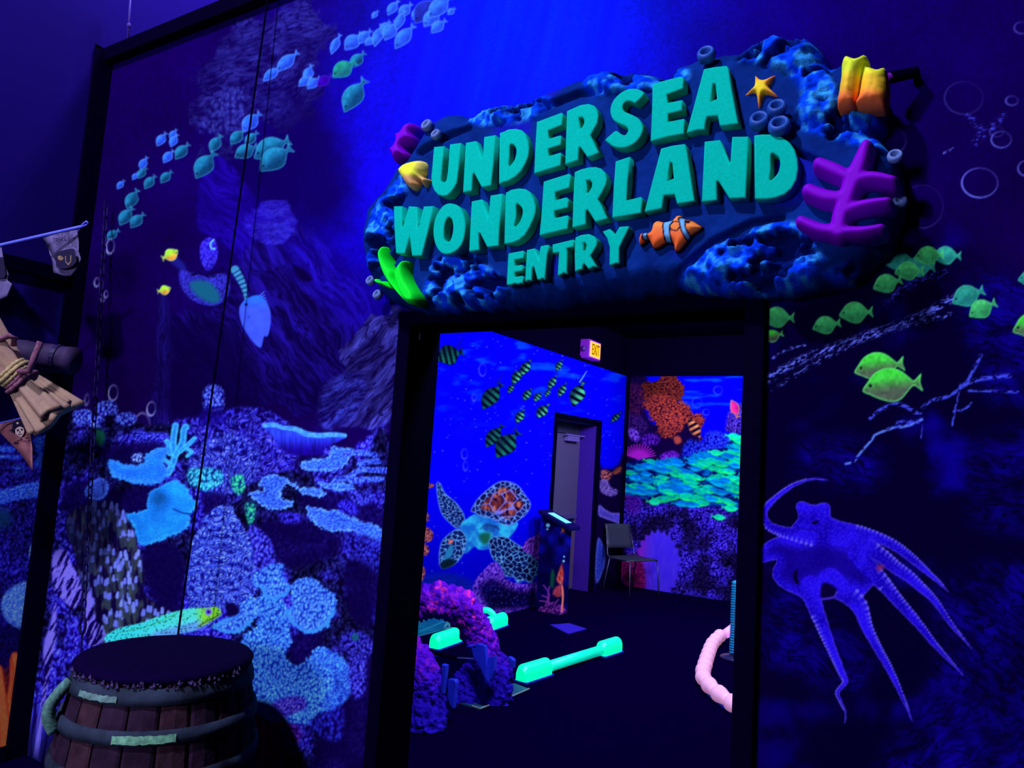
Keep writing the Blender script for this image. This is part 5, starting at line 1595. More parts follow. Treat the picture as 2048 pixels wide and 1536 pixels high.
# --- small black spotlight beside the sign
x, z = S(1822, 150, WY - .05)
spot = thing('spotlight', (x, WY, z), 'small black spotlight on the wall right of the yellow sponge tubes', 'spotlight')
MB().tube([(x + .012, WY - .045, z + .008), (x - .045, WY - .085, z - .014)], [.014, .016], 14).build('housing', BLACK, spot, smooth=False)
MB().tube([(x - .046, WY - .0855, z - .0145), (x - .052, WY - .089, z - .017)], [.0135, .011], 14).build('lens', plain('violet_glass', (90, 20, 150), rough=.15, spec=.6), spot)
MB().box((x + .004, WY - .045, z - .004), (x + .02, WY, z + .012)).build('bracket', BLACK, spot)


# ================================================================== barrel
BX, BY, BZ = -2.362, 1.672, 0.885
BR0, BRM = .268, .322
WOODD = plain('barrel_wood', (38, 22, 50), rough=.8, spec=.06, var=.45, scale=16, bmp=.5, bscale=40)
WOODD2 = plain('barrel_wood_light', (48, 28, 48), rough=.8, spec=.06, var=.45, scale=22, bmp=.5, bscale=40)
HOOPM = plain('mossy_hoop_paint', (34, 42, 70), rough=.7, spec=.08, var=.75, scale=9, bmp=.4, bscale=40)
MOSS = plain('pale_moss_paint', (96, 150, 140), rough=.7, var=.5, scale=60)
barrel = thing('barrel', (BX, BY, 0), 'dark wooden barrel with mossy hoops and a black lid in front of the reef mural', 'barrel')
HB = BZ - .02


def b_r(z):
    t = (z - HB / 2) / (HB / 2)
    return BRM - (BRM - BR0) * t * t


NS = 20
for k in range(NS):
    a0, a1 = 2 * math.pi * (k + .03) / NS, 2 * math.pi * (k + .97) / NS
    v, f = [], []
    zs = np.linspace(.0, HB, 13)
    for z in zs:
        for a, dr in ((a0, -.004), (a0 + .03, 0), ((a0 + a1) / 2, .003), (a1 - .03, 0), (a1, -.004), (a1, -.03), (a0, -.03)):
            r = b_r(z) + dr
            v.append((BX + r * math.cos(a), BY + r * math.sin(a), z))
    for i in range(len(zs) - 1):
        for j in range(7):
            f.append((i * 7 + j, i * 7 + (j + 1) % 7, (i + 1) * 7 + (j + 1) % 7, (i + 1) * 7 + j))
    f += [tuple(range(7))[::-1], tuple((len(zs) - 1) * 7 + j for j in range(7))]
    MB().add(v, f).build('stave', WOODD if k % 3 else WOODD2, barrel)
for z0, z1 in ((HB - .062, HB - .012), (HB - .172, HB - .130), (HB - .300, HB - .256), (.10, .15)):
    prof = [(b_r(z0) + .002, z0), (b_r(z0) + .010, z0 + .002), (b_r((z0 + z1) / 2) + .012, (z0 + z1) / 2), (b_r(z1) + .010, z1 - .002), (b_r(z1) + .002, z1)]
    n = 56
    v, f = [], []
    for r, h in prof:
        for q in range(n):
            a = 2 * math.pi * q / n
            v.append((BX + r * math.cos(a), BY + r * math.sin(a), h))
    for i in range(len(prof) - 1):
        for q in range(n):
            f.append((i * n + q, i * n + (q + 1) % n, (i + 1) * n + (q + 1) % n, (i + 1) * n + q))
    MB().add(v, f).build('hoop', HOOPM, barrel, smooth=True)
# black lid, a little larger than the mouth
LID = plain('black_lid_cloth', (8, 0, 44), rough=.9, spec=.03)
MB().lathe([(BR0 - .01, HB - .004), (BR0 + .012, HB), (BR0 + .016, HB + .012), (BR0 + .006, HB + .022), (BR0 - .03, HB + .026), (.01, HB + .026)], 64, (BX, BY, 0)).build('lid', LID, barrel, smooth=True)
# crusty moss at the lid's front edge, brushed light paint on a hoop
va = math.atan2(-BY, -BX)
m = MB()
rnd = random.Random(3)
for k in range(120):
    a = va + rnd.uniform(-1.25, 1.15)
    r = BR0 + rnd.uniform(.004, .020)
    z = HB - .006 + rnd.uniform(-.008, .014)
    s = rnd.uniform(.003, .008)
    c = Vector((BX + r * math.cos(a), BY + r * math.sin(a), z))
    m.add([c + Vector((s * x, s * y, s * w)) for x, y, w in ((1, 0, 0), (-1, 0, 0), (0, 1, 0), (0, -1, 0), (0, 0, 1.6), (0, 0, -1))],
          [(0, 2, 4), (2, 1, 4), (1, 3, 4), (3, 0, 4), (2, 0, 5), (1, 2, 5), (3, 1, 5), (0, 3, 5)])
crust = m.build('moss_crust', plain('lilac_moss', (58, 40, 104), rough=.9, var=.5, scale=30), barrel)
crust['kind'] = 'stuff'


def hoop_patch(name, a_from, a_to, z0, z1, mat):
    v, f = [], []
    n = 20
    for i in range(n + 1):
        a = a_from + (a_to - a_from) * i / n
        for z in (z0 + rnd.uniform(-.002, .002), (z0 + z1) / 2, z1 + rnd.uniform(-.002, .002)):
            r = b_r(z) + .0155
            v.append((BX + r * math.cos(a), BY + r * math.sin(a), z))
    for i in range(n):
        for j in range(2):
            f.append((i * 3 + j, (i + 1) * 3 + j, (i + 1) * 3 + j + 1, i * 3 + j + 1))
    return MB().add(v, f).build(name, mat, barrel)


hoop_patch('paint_streak', va - .42, va + .16, HB - .163, HB - .139, MOSS)
hoop_patch('paint_streak', va - .95, va - .45, HB - .052, HB - .034, plain('dull_moss_paint', (84, 116, 130), var=.5, scale=50))
# rope handle on the left side
ha = va - 1.28
hp = []
for t_ in np.linspace(0, 1, 15):
    z = HB - .03 - .15 * t_
    r = b_r(z) + .012 + .034 * math.sin(math.pi * t_)
    hp.append((BX + r * math.cos(ha), BY + r * math.sin(ha), z))
ROPEG = plain('green_rope', (70, 110, 120), rough=.8, var=.5, scale=70)
m = MB()
m.tube(hp, .019, 9, twist=.55, prof=lambda a: 1 + .16 * math.cos(3 * a))
m.build('rope_handle', ROPEG, barrel, smooth=True)

# ================================================================== chain and cable
IRON = plain('dark_iron', (16, 4, 74), rough=.6, spec=.12, var=.3)
ct_ = hit(213, 396, 1, WY - .05)
cb_ = np.array([BX - .335, BY + .10, BZ - .10])
cb_ = hit(163, 1290, 1, 2.02)
chain = thing('hanging_chain', tuple(cb_), 'thin dark chain hanging down the left edge of the mural wall to an iron ring', 'chain')
m = MB()
LN = .046
th = np.linspace(0, 2 * np.pi, 17)[:-1]
oval = [(.011 * math.cos(t), 0, .016 * math.sin(t) + (.008 if math.sin(t) > 0 else -.008)) for t in th]
m.tube(oval, .0032, 6, closed=True)
link_me = m.mesh('chain_link')
link_me.materials.append(IRON)
tot = np.linalg.norm(ct_ - cb_)
nl = int(tot / .040)
dirv = Vector(ct_ - cb_).normalized()
ringpos = .11
for k in range(nl):
    s_ = (k + .5) * .040
    if s_ < ringpos + .02:
        continue
    o = bpy.data.objects.new('chain_link', link_me)
    COL.objects.link(o)
    o.parent = chain
    q = Vector(cb_) + dirv * s_
    o.location = q - Vector(cb_)
    o.rotation_euler = (dirv.to_track_quat('Z', 'Y') @ Matrix.Rotation(math.pi / 2 * (k % 2) + .4, 3, 'Z').to_quaternion()).to_euler()
q = Vector(cb_) + dirv * .085
MB().tube([(q.x + .022 * math.cos(t), q.y, q.z + .038 * math.sin(t)) for t in np.linspace(0, 2 * np.pi, 25)[:-1]], .0065, 8, closed=True).build('ring', IRON, chain, smooth=True)
MB().tube([Vector(cb_) - dirv * .14, Vector(cb_) + dirv * .05], .005, 8).build('rod', IRON, chain)
ca, cbm = hit(541, -40, 1, WY - .06), hit(357, 1262, 1, BY + BR0 + .02)
cabp = [Vector(ca).lerp(Vector(cbm), t_) + Vector((0, 0, 0)) for t_ in np.linspace(0, 1, 24)]
cabp += [Vector((cbm[0] - .02, cbm[1] + .02, .3)), Vector((cbm[0] - .03, cbm[1] + .03, .01))]
cab = MB().tube(cabp, .0042, 8).build('cable', BLACK, None, smooth=True)
tag(cab, 'thin black cable running down the mural wall behind the barrel', 'cable')
# small hanging cord at the very top left
c0, c1_ = hit(262, -30, 0, XL + .12), hit(255, 92, 0, XL + .12)
cord = MB().tube([c0, Vector(c0).lerp(Vector(c1_), .5), c1_], .006, 8)
cord.lathe([(.002, -.02), (.011, -.012), (.012, .004), (.003, .016)], 10, tuple(Vector(c0).lerp(Vector(c1_), .66)))
o = cord.build('pull_cord', plain('violet_cord', (38, 6, 120), rough=.6), None, smooth=True)
tag(o, 'short violet pull cord hanging above the corner of the mural wall', 'pull cord')

# ================================================================== pirate props on the left
PY = 1.62   # they hang in front of the side mural
H3 = lambda px, py, y=PY: Vector(hit(px, py, 1, y))
LOG = plain('old_spar_wood', (42, 24, 74), rough=.7, var=.55, scale=14, bmp=.6, bscale=35)
spar = thing('wooden_spar', tuple(H3(75, 715, 1.72)), 'dark round wooden spar slung behind the tied canvas bundle', 'spar')
BDS = float((np.array(H3(40, 745)) - CAM) @ CF) + .24
a, b = Vector(CAM + ray(-60, 692) * BDS), Vector(CAM + ray(150, 722) * BDS)
pts = [a.lerp(b, t) for t in np.linspace(0, 1, 14)]
MB().tube(pts, [.062 + .003 * math.sin(i * 2.1) for i in range(14)], 18).build('pole', LOG, spar, smooth=True)
for px in (30, 118):
    q = a.lerp(b, (px + 60) / 211)
    d = (b - a).normalized()
    MB().tube([q - d * .012, q - d * .010, q + d * .010, q + d * .012], [.060, .066, .066, .060], 20).build('band', plain('spar_band', (30, 16, 70), rough=.5), spar)

ROPE = plain('brown_rope', (108, 62, 100), rough=.85, var=.4, scale=80)
ROPEY = plain('tan_rope', (150, 132, 110), rough=.85, var=.4, scale=80)
BD = float((np.array(H3(40, 745)) - CAM) @ CF)
D3 = lambda px, py, dd=0.0: Vector(CAM + ray(px, py) * (BD + dd))
bundle = thing('canvas_bundle', tuple(H3(40, 745)), 'bundle of pale tan canvas tied at the waist with rope', 'canvas bundle')
# gathered canvas: two flared skirts meeting at a tied waist
wa = D3(33, 752)
axis_end = D3(112, 836, .05)
ax = (axis_end - wa)
L = ax.length
ax.normalize()
vw = Vector(CAM).copy() - wa
vw.normalize()
sdv = ax.cross(vw).normalized()
frt = sdv.cross(ax).normalized()


def skirt_mesh(l0, l1, r0, r1, depth, folds, seed, n=72, m=14):
    v, f = [], []
    rn = random.Random(seed)
    ph = [rn.uniform(0, 6.28) for _ in range(4)]
    for i in range(m + 1):
        t = i / m
        for k in range(n):
            th_ = 2 * math.pi * k / n
            rr = r0 + (r1 - r0) * t ** .9
            fo = 1 + (.10 + .06 * t) * math.sin(folds * th_ + ph[0]) + .05 * math.sin(5 * th_ + ph[1])
            ln = (l0 + (l1 - l0) * t) * (1 + .05 * t * math.sin(3 * th_ + ph[2]))
            p = wa + ax * ln + sdv * (rr * fo * math.cos(th_)) + frt * (rr * fo * depth * math.sin(th_))
            v.append(p)
    for i in range(m):
        for k in range(n):
            f.append((i * n + k, i * n + (k + 1) % n, (i + 1) * n + (k + 1) % n, (i + 1) * n + k))
    v.append(wa + ax * (l1 * .97))
    f += [(m * n + k, m * n + (k + 1) % n, len(v) - 1) for k in range(n)]
    return MB().add(v, f)


CANV = printed('sail_canvas', rough=.6, spec=.3, bmp=.3, bscale=30, dist=.008)


def canvas_cols(co):
    n = fbm(co[:, 0] / .03 + co[:, 2] / .05, co[:, 2] / .2 - co[:, 0] / .2, 5, 3)
    return mix(C3((118, 86, 106)), C3((168, 138, 124)), n)


for nm, args in (('outer_fold', (-.005, L * 1.03, .045, .112, .45, 9, 1)), ('inner_fold', (.0, L * .90, .045, .080, .85, 7, 2)), ('top_fold', (.0, -.34, .050, .11, .6, 8, 3))):
    me = skirt_mesh(*args).mesh(nm)
    set_cols(me, canvas_cols)
    o = link(nm, me, CANV, bundle, smooth=True)
for k in range(5):
    off = -.034 + k * .017
    m = MB()
    rr = .064 + .006 * math.sin(k * 1.7)
    m.tube([wa + ax * (off + .006 * math.sin(2 * t)) + sdv * rr * math.cos(t) + frt * rr * .8 * math.sin(t) for t in np.linspace(0, 2 * np.pi, 33)[:-1]], .010, 7, closed=True, twist=.5, prof=lambda a: 1 + .18 * math.cos(3 * a))
    m.build('rope_turn', ROPEY if k < 3 else ROPE, bundle, smooth=True)
m = MB()
m.tube([wa + sdv * -.02 + frt * .06, D3(58, 742, -.07), D3(68, 715, -.06), D3(80, 684, -.04)], .013, 8, twist=.6, prof=lambda a: 1 + .18 * math.cos(3 * a))
m.build('rope_tail', ROPE, bundle, smooth=True)
m = MB()
m.tube([D3(-20, 690, -.05), D3(0, 678, -.05), D3(18, 671, -.05), D3(29, 676, -.04), D3(27, 690, -.02)], .012, 8, twist=.6, prof=lambda a: 1 + .18 * math.cos(3 * a))
m.build('rope_loop', ROPE, bundle, smooth=True)

# bunting
FLAGM = plain('aged_flag_cloth', (84, 74, 140), rough=.8, var=.25, scale=12)
FLAGP = plain('brown_map_cloth', (130, 76, 96), rough=.8, var=.4, scale=14)
INK = plain('flag_ink', (16, 6, 52), rough=.8)
GOLD = plain('chest_print', (120, 96, 90), rough=.7, var=.5, scale=60)
BONE = plain('skull_print', (214, 186, 206), rough=.8)
CORDM = plain('pale_blue_cord', (88, 96, 250), rough=.6)


def flag(name, parent, px, y, mat, bend=.02):
    """flat cloth from outline pixels on plane y, slightly curled, with thickness"""
    P = [H3(a, b, y) for a, b in px]
    c = sum(P, Vector()) / len(P)
    me = bpy.data.meshes.new(name)
    bm = bmesh.new()
    vs = [bm.verts.new(p) for p in P]
    fc = bm.faces.new(vs)
    bmesh.ops.triangulate(bm, faces=[fc])
    bmesh.ops.subdivide_edges(bm, edges=bm.edges[:], cuts=3, use_grid_fill=True)
    for q in bm.verts:
        q.co.y += bend * math.sin((q.co.x - c.x) * 16) + bend * .6 * math.sin((q.co.z - c.z) * 11)
    bm.to_mesh(me)
    bm.free()
    o = link(name, me, mat, parent, smooth=True)
    md = o.modifiers.new('thick', 'SOLIDIFY')
    md.thickness = .0025
    return o


def mark(name, parent, px, y, mat, k=1):
    """flat printed shape on a flag"""
    pl = smooth_poly(px, k) if k > 1 else px
    P = [H3(a, b, y) for a, b in pl]
    me = bpy.data.meshes.new(name)
    bm = bmesh.new()
    fc = bm.faces.new([bm.verts.new(p) for p in P])
    bmesh.ops.triangulate(bm, faces=[fc])
    bm.to_mesh(me)
    bm.free()
    return link(name, me, mat, parent)


fz = lambda p: crop(0, 430, .09766, p)
bunt = thing('pirate_bunting', tuple(H3(60, 475)), 'upper pale cord of pirate flags reading THIS IS THE TREASURE', 'bunting')
yb = 1.80
m = MB()
p0, p1 = H3(-60, 504, 1.60), H3(163, 453, yb)
m.tube([p0.lerp(p1, t) for t in np.linspace(0, 1, 12)], .0075, 8)
m.build('cord', CORDM, bunt, smooth=True)
m = MB()
m.tube([H3(*q, yb) for q in fz([(1600, 330), (1640, 260), (1700, 180), (1770, 130), (1810, 165), (1770, 200), (1660, 245), (1600, 290)])], .004, 7)
m.build('cord_loop', CORDM, bunt, smooth=True)
fl = flag('flag', bunt, fz([(860, 470), (1560, 300), (1590, 520), (1580, 700), (1650, 900), (1600, 1040), (1450, 1240), (1330, 1250), (1130, 1190), (1100, 950), (1000, 700)]), yb + .01, FLAGM, .004)
mark('chest_picture', fl, fz([(1130, 800), (1300, 720), (1500, 690), (1545, 800), (1560, 960), (1400, 1080), (1180, 1090), (1140, 950)]), yb - .014, INK, 3)
mark('chest_lid', fl, fz([(1180, 860), (1230, 830), (1300, 880), (1260, 930), (1200, 910)]), yb - .016, GOLD, 3)
mark('chest_handle', fl, fz([(1330, 850), (1350, 830), (1355, 950), (1400, 1000), (1440, 940), (1440, 820), (1460, 830), (1455, 960), (1400, 1030), (1345, 970)]), yb - .016, GOLD)
txt = []
for body, a, b, hgt in (('This is the', (1090, 455), (1420, 385), 85), ('TREASURE', (1080, 590), (1500, 510), 110)):
    cu = bpy.data.curves.new('flag_words', 'FONT')
    cu.body = body
    cu.size = 1.0
    o = bpy.data.objects.new('flag_words', cu)
    COL.objects.link(o)
    txt.append((o, a, b, hgt))
dg = bpy.context.evaluated_depsgraph_get()
for o, a, b, hgt in txt:
    me = bpy.data.meshes.new_from_object(o.evaluated_get(dg))
    n = len(me.vertices)
    co = np.empty(n * 3, np.float32)
    me.vertices.foreach_get('co', co)
    co = co.reshape(-1, 3)
    w, hh = co[:, 0].max(), max(co[:, 1].max(), .6)
    t = co[:, 0] / w
    P = [H3(*fz([(a[0] + (b[0] - a[0]) * tt, a[1] + (b[1] - a[1]) * tt - yy / hh * hgt)])[0], yb - .014) for tt, yy in zip(t, co[:, 1])]
    me.vertices.foreach_set('co', np.array(P, np.float32).ravel())
    me.materials.clear()
    link('flag_words', me, INK, fl)
    bpy.data.objects.remove(o, do_unlink=True)
fl = flag('flag', bunt, [(-40, 500), (3, 494), (8, 530), (16, 548), (14, 560), (24, 568), (14, 592), (-40, 620)], 1.66, FLAGM, .003)
mark('flag_picture', fl, [(-40, 516), (6, 514), (12, 548), (8, 556), (-40, 560)], 1.648, INK)

bunt2 = thing('pirate_bunting', tuple(H3(20, 845)), 'lower brown triangular pirate flag with a white skull in a hat', 'bunting')
yb2 = 1.74
MB().tube([H3(-60, 862, 1.62), H3(0, 846, yb2 - .04), H3(60, 832, yb2)], .004, 8).build('cord', CORDM, bunt2)
fl = flag('flag', bunt2, crop(0, 640, .1953, [(-60, 1066), (0, 1052), (240, 990), (300, 1120), (335, 1320), (342, 1540), (180, 1330), (0, 1140), (-60, 1075)]), yb2, FLAGP, .003)
fs = lambda p: crop(0, 640, .1953, p)
ym = yb2 - .010
mark('skull', fl, fs([(165, 1110), (200, 1090), (235, 1100), (248, 1140), (235, 1175), (215, 1195), (185, 1185), (160, 1160), (155, 1130)]), ym, BONE, 3)
mark('hat', fl, fs([(88, 1135), (125, 1115), (130, 1060), (165, 1030), (215, 1030), (245, 1060), (270, 1085), (245, 1105), (200, 1090), (165, 1108), (140, 1140), (125, 1165), (118, 1140)]), ym - .001, INK, 3)
for pl in ([(170, 1125), (185, 1118), (192, 1132), (178, 1142)], [(212, 1115), (228, 1112), (232, 1128), (216, 1132)], [(198, 1140), (206, 1140), (204, 1156), (196, 1154)], [(185, 1170), (225, 1165), (222, 1172), (188, 1178)]):
    mark('skull_socket', fl, fs(pl), ym - .002, INK)
mark('hat_badge', fl, fs([(165, 1055), (180, 1045), (192, 1055), (180, 1068)]), ym - .002, BONE, 3)
for pl in ([(150, 1200), (158, 1192), (290, 1224), (286, 1234)], [(150, 1226), (280, 1192), (288, 1200), (156, 1236)]):
    mark('crossbone', fl, fs(pl), ym, plain('bone_print', (150, 100, 130)))
mark('map_mark', fl, fs([(135, 1265), (160, 1240), (178, 1260), (165, 1278), (160, 1262), (148, 1275)]), ym, INK)

# ================================================================== inside the room
FL = lambda px, py: Vector(hit(px, py, 2, 0.0))

# --- exit sign on the side wall above the door
ey0, ey1, ez0, ez1 = 8.46, 8.74, 3.00, 3.20
ex = thing('exit_sign', (IX, 8.6, 3.1), 'glowing yellow and red EXIT sign high above the inner door', 'exit sign')
MB().box((IX, ey0 - .03, ez0 - .02), (IX + .13, ey1 + .03, ez1 + .02)).build('housing', glow('violet_lit_plastic', (110, 20, 190), .35, (90, 20, 160)), ex, bevel=.008)
MB().box((IX + .13, ey0 - .01, ez0), (IX + .136, ey1 + .01, ez1)).build('rim', glow('exit_rim_light', (255, 150, 120), 1.6), ex)
MB().box((IX + .134, ey0 + .012, ez0 + .018), (IX + .140, ey1 - .012, ez1 - .018)).build('face', glow('exit_face_light', (255, 200, 0), 1.1), ex)
cu = bpy.data.curves.new('exit_words', 'FONT')
cu.body = 'EXIT'
cu.extrude = .003
o = bpy.data.objects.new('exit_words', cu)
COL.objects.link(o)
me = bpy.data.meshes.new_from_object(o.evaluated_get(bpy.context.evaluated_depsgraph_get()))
co = np.empty(len(me.vertices) * 3, np.float32)
me.vertices.foreach_get('co', co)
co = co.reshape(-1, 3)
w, hh = co[:, 0].max(), co[:, 1].max()
new = np.stack([IX + .141 + co[:, 2] * .5, ey0 + .03 + co[:, 0] / w * (ey1 - ey0 - .06), ez0 + .032 + co[:, 1] / hh * (ez1 - ez0 - .064)], -1)
me.vertices.foreach_set('co', new.astype(np.float32).ravel())
me.materials.clear()
link('exit_words', me, plain('exit_letter_red', (120, 10, 10), raw=False), ex)
bpy.data.objects.remove(o, do_unlink=True)
for yy in (ey0 - .06, ey1 + .06):
    MB().lathe([(.002, -.03), (.03, -.025), (.036, 0), (.03, .02), (.01, .022)], 16, (IX + .07, yy, 3.09), (1, 0, -.2)).build('emergency_lamp', plain('lamp_plastic', (60, 30, 130), rough=.3), ex, smooth=True)

# --- podium with a sloping top
PX0, PX1, PY0, PY1 = -4.135, -3.835, 7.45, 7.62
pod = thing('podium', ((PX0 + PX1) / 2, (PY0 + PY1) / 2, 0), 'narrow podium printed with coral, with a sloping dark top and lit screen', 'podium')
PODC = Canvas(1040, 990, 1170, 1245, 1.0, (10, 6, 110))
U, V = PODC.U, PODC.V
PODC.rgb[:] = mix(C3((6, 2, 66)), C3((16, 14, 200)), sstep(.3, .75, fbm(U / 20, V / 20, 501, 4)) * (.4 + .6 * sstep(1140, 1060, V))[...] )
zp = lambda p: crop(1060, 1010, .1498, p)
PODC.fill(zp([(280, 900), (310, 860), (330, 950), (310, 1100), (270, 1080)]), (16, 84, 70), soft=3)
for pts in ([(200, 1350), (260, 1200), (180, 1070)], [(260, 1340), (240, 1200), (260, 1090)], [(130, 1280), (220, 1290), (300, 1330)], [(160, 1210), (230, 1240), (250, 1330)], [(120, 1420), (150, 1360), (210, 1400)], [(320, 1300), (240, 1330), (200, 1420)], [(380, 1260), (330, 1330), (300, 1440)]):
    PODC.stroke([(*p, 2.4) for p in zp(pts)], (150, 56, 196))
PODC.fill(zp([(100, 1420), (180, 1360), (300, 1350), (430, 1330), (470, 1480), (100, 1480)]), tips((40, 4, 100), (120, 36, 180), (200, 90, 210), 5, 502), soft=4)
PODC.fill(zp([(305, 1190), (330, 1110), (380, 1075), (430, 1080), (440, 1200), (370, 1230)]), fan(1122, 1190, (170, 40, 90), (240, 90, 120), (255, 140, 140), 14, 8, 503), soft=3)
PODC.fill(zp([(355, 1000), (380, 900), (410, 820), (430, 790), (446, 900), (440, 1040), (400, 1060)]), tips((180, 30, 40), (245, 90, 90), (255, 130, 120), 6, 504, 2.5), soft=3)
PODC.stroke([(*p, 4) for p in zp([(425, 1080), (440, 1200), (425, 1420)])], (246, 120, 120))
PODC.fill(zp([(410, 285), (440, 300), (490, 290), (465, 330), (460, 380), (440, 350), (412, 385), (425, 330)]), (220, 112, 76), k=1, soft=1)
PODC.dots([zp([(240, 270)])[0], zp([(232, 322)])[0], zp([(448, 750)])[0], zp([(455, 690)])[0]], [4, 2, 2.4, 1.8], (110, 200, 240))


def pod_face(name, o0, o1):
    """printed panel from floor point o0 to o1, its top following the slope of the lid"""
    nu, nv = 34, 120
    v = []
    for jj in range(nv + 1):
        for ii in range(nu + 1):
            p = Vector(o0).lerp(Vector(o1), ii / nu)
            top_z = 1.05 - .12 * (p.x - PX0) / (PX1 - PX0)
            v.append((p.x, p.y, .001 + top_z * jj / nv))
    I = np.arange((nu + 1) * (nv + 1)).reshape(nv + 1, nu + 1)
    q = np.stack([I[:-1, :-1], I[:-1, 1:], I[1:, 1:], I[1:, :-1]], -1).reshape(-1, 4)
    P = np.array(v)
    px, py, _ = to_px(P)
    return link(name, mesh_np(name, P, q, albedo(PODC.sample(px, py))), PRINT, pod)


pod_face('front_panel', (PX0, PY0 - .003, 0), (PX1, PY0 - .003, 0))
pod_face('side_panel', (PX1 + .003, PY0 - .003, 0), (PX1 + .003, PY1, 0))
m = MB()
m.add([(x, y, 0) for x, y in ((PX0, PY0), (PX1, PY0), (PX1, PY1), (PX0, PY1))] + [(x, y, 1.05 - .12 * (x - PX0) / (PX1 - PX0)) for x, y in ((PX0, PY0), (PX1, PY0), (PX1, PY1), (PX0, PY1))],
      [(0, 3, 2, 1), (4, 5, 6, 7), (0, 1, 5, 4), (1, 2, 6, 5), (2, 3, 7, 6), (3, 0, 4, 7)])
m.build('cabinet', plain('podium_navy', (14, 10, 120), var=.4, scale=9), pod)
top0 = Vector((PX0 - .015, PY0 - .05, 1.105))
d_r = Vector((PX1 - PX0 + .10, 0, -.155))
d_b = Vector((0, PY1 - PY0 + .10, 0))
q4 = [top0, top0 + d_r, top0 + d_r + d_b, top0 + d_b]
m = MB()
dz = Vector((0, 0, -.045))
m.add([tuple(p + dz) for p in q4] + [tuple(p) for p in q4], [(0, 3, 2, 1), (4, 5, 6, 7), (0, 1, 5, 4), (1, 2, 6, 5), (2, 3, 7, 6), (3, 0, 4, 7)])
top = m.build('top', plain('podium_top_navy', (8, 2, 78), rough=.5, spec=.1), pod, bevel=.006)
sc_ = [top0 + d_r * a + d_b * b + Vector((0, 0, .002)) for a, b in ((.22, .25), (.80, .25), (.80, .75), (.22, .75))]
MB().add([tuple(p) for p in sc_] + [tuple(p + Vector((0, 0, .002))) for p in sc_], [(3, 2, 1, 0), (4, 5, 6, 7), (0, 1, 5, 4), (1, 2, 6, 5), (2, 3, 7, 6), (3, 0, 4, 7)]).build('screen', glow('screen_light', (110, 220, 255), 1.2), top)

# --- chair in the corner
CH_F = Vector((.93, -.37, 0)).normalized()
CH_S = Vector((.37, .93, 0)).normalized()
fl_, fr_ = FL(1252, 1194), FL(1316, 1191)
cc = (fl_ + fr_) / 2 - CH_F * .20
chair = thing('chair', tuple(cc), 'plain grey stacking chair with thin metal legs in the far corner', 'chair')
CHP = plain('chair_grey_plastic', (40, 42, 70), rough=.5, var=.08)
CHM = plain('chair_metal', (60, 56, 110), rough=.3, metal=.5)
CW = (fr_ - fl_).length * .5


def CP(f, s, z):
    return cc + CH_F * f + CH_S * s + Vector((0, 0, z))


def slab(cols_rows, thick, name, mat):
    """curved sheet: rows of points -> solid"""
    R_, C_ = len(cols_rows), len(cols_rows[0])
    v = [tuple(p) for r in cols_rows for p in r]
    f = [(i * C_ + j, i * C_ + j + 1, (i + 1) * C_ + j + 1, (i + 1) * C_ + j) for i in range(R_ - 1) for j in range(C_ - 1)]
    o = MB().add(v, f).build(name, mat, chair, smooth=True)
    md = o.modifiers.new('thick', 'SOLIDIFY')
    md.thickness = thick
    return o


slab([[CP(.22 - .42 * i / 8, s * CW * (1 - .12 * (abs(i - 4) / 4) ** 3), .455 - .012 * math.sin(math.pi * i / 8) + (.0 if i else -.012)) for s in np.linspace(-1, 1, 9)] for i in range(9)], .014, 'seat', CHP)
slab([[CP(-.22 - .10 * (z - .50) / .38 - .02 * (1 - s * s), s * CW * .86, z) for s in np.linspace(-1, 1, 9)] for z in np.linspace(.56, .87, 7)], .012, 'backrest', CHP)
for s in (-1, 1):
    MB().tube([CP(.20, s * CW * .94, .445), CP(.22, s * CW * .98, .20), CP(.235, s * CW, .002)], .009, 10).build('leg', CHM, chair, smooth=True)
    MB().tube([CP(-.17, s * CW * .94, .445), CP(-.22, s * CW * .97, .20), CP(-.25, s * CW, .002)], .009, 10).build('leg', CHM, chair, smooth=True)
    MB().tube([CP(.19, s * CW * .94, .440), CP(-.16, s * CW * .94, .440), CP(-.215, s * CW * .93, .48), CP(-.24, s * CW * .9, .60), CP(-.28, s * CW * .87, .75)], .009, 10).build('side_rail', CHM, chair, smooth=True)

# --- flat blue rectangle on the floor
patch4 = [FL(1100, 1251), FL(1136, 1269), FL(1173, 1259), FL(1138, 1248)]
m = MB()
m.add([tuple(p + Vector((0, 0, .001))) for p in patch4] + [tuple(p + Vector((0, 0, .009))) for p in patch4], [(3, 2, 1, 0), (4, 5, 6, 7), (0, 1, 5, 4), (1, 2, 6, 5), (2, 3, 7, 6), (3, 0, 4, 7)])
o = m.build('floor_patch', plain('blue_patch', (34, 4, 190), rough=.8, var=.06), None)
tag(o, 'small flat blue patch on the dark floor in front of the podium', 'mat')

# --- green lane bumpers: fluorescent foam, its blacklight glow added as emission
GRN = glow('green_bumper_glow', (0, 255, 160), .95, (0, 255, 170))
GRT = glow('green_tube_glow', (0, 190, 170), .75, (0, 220, 190))
BASEM = plain('bumper_base', (30, 40, 220), rough=.4)


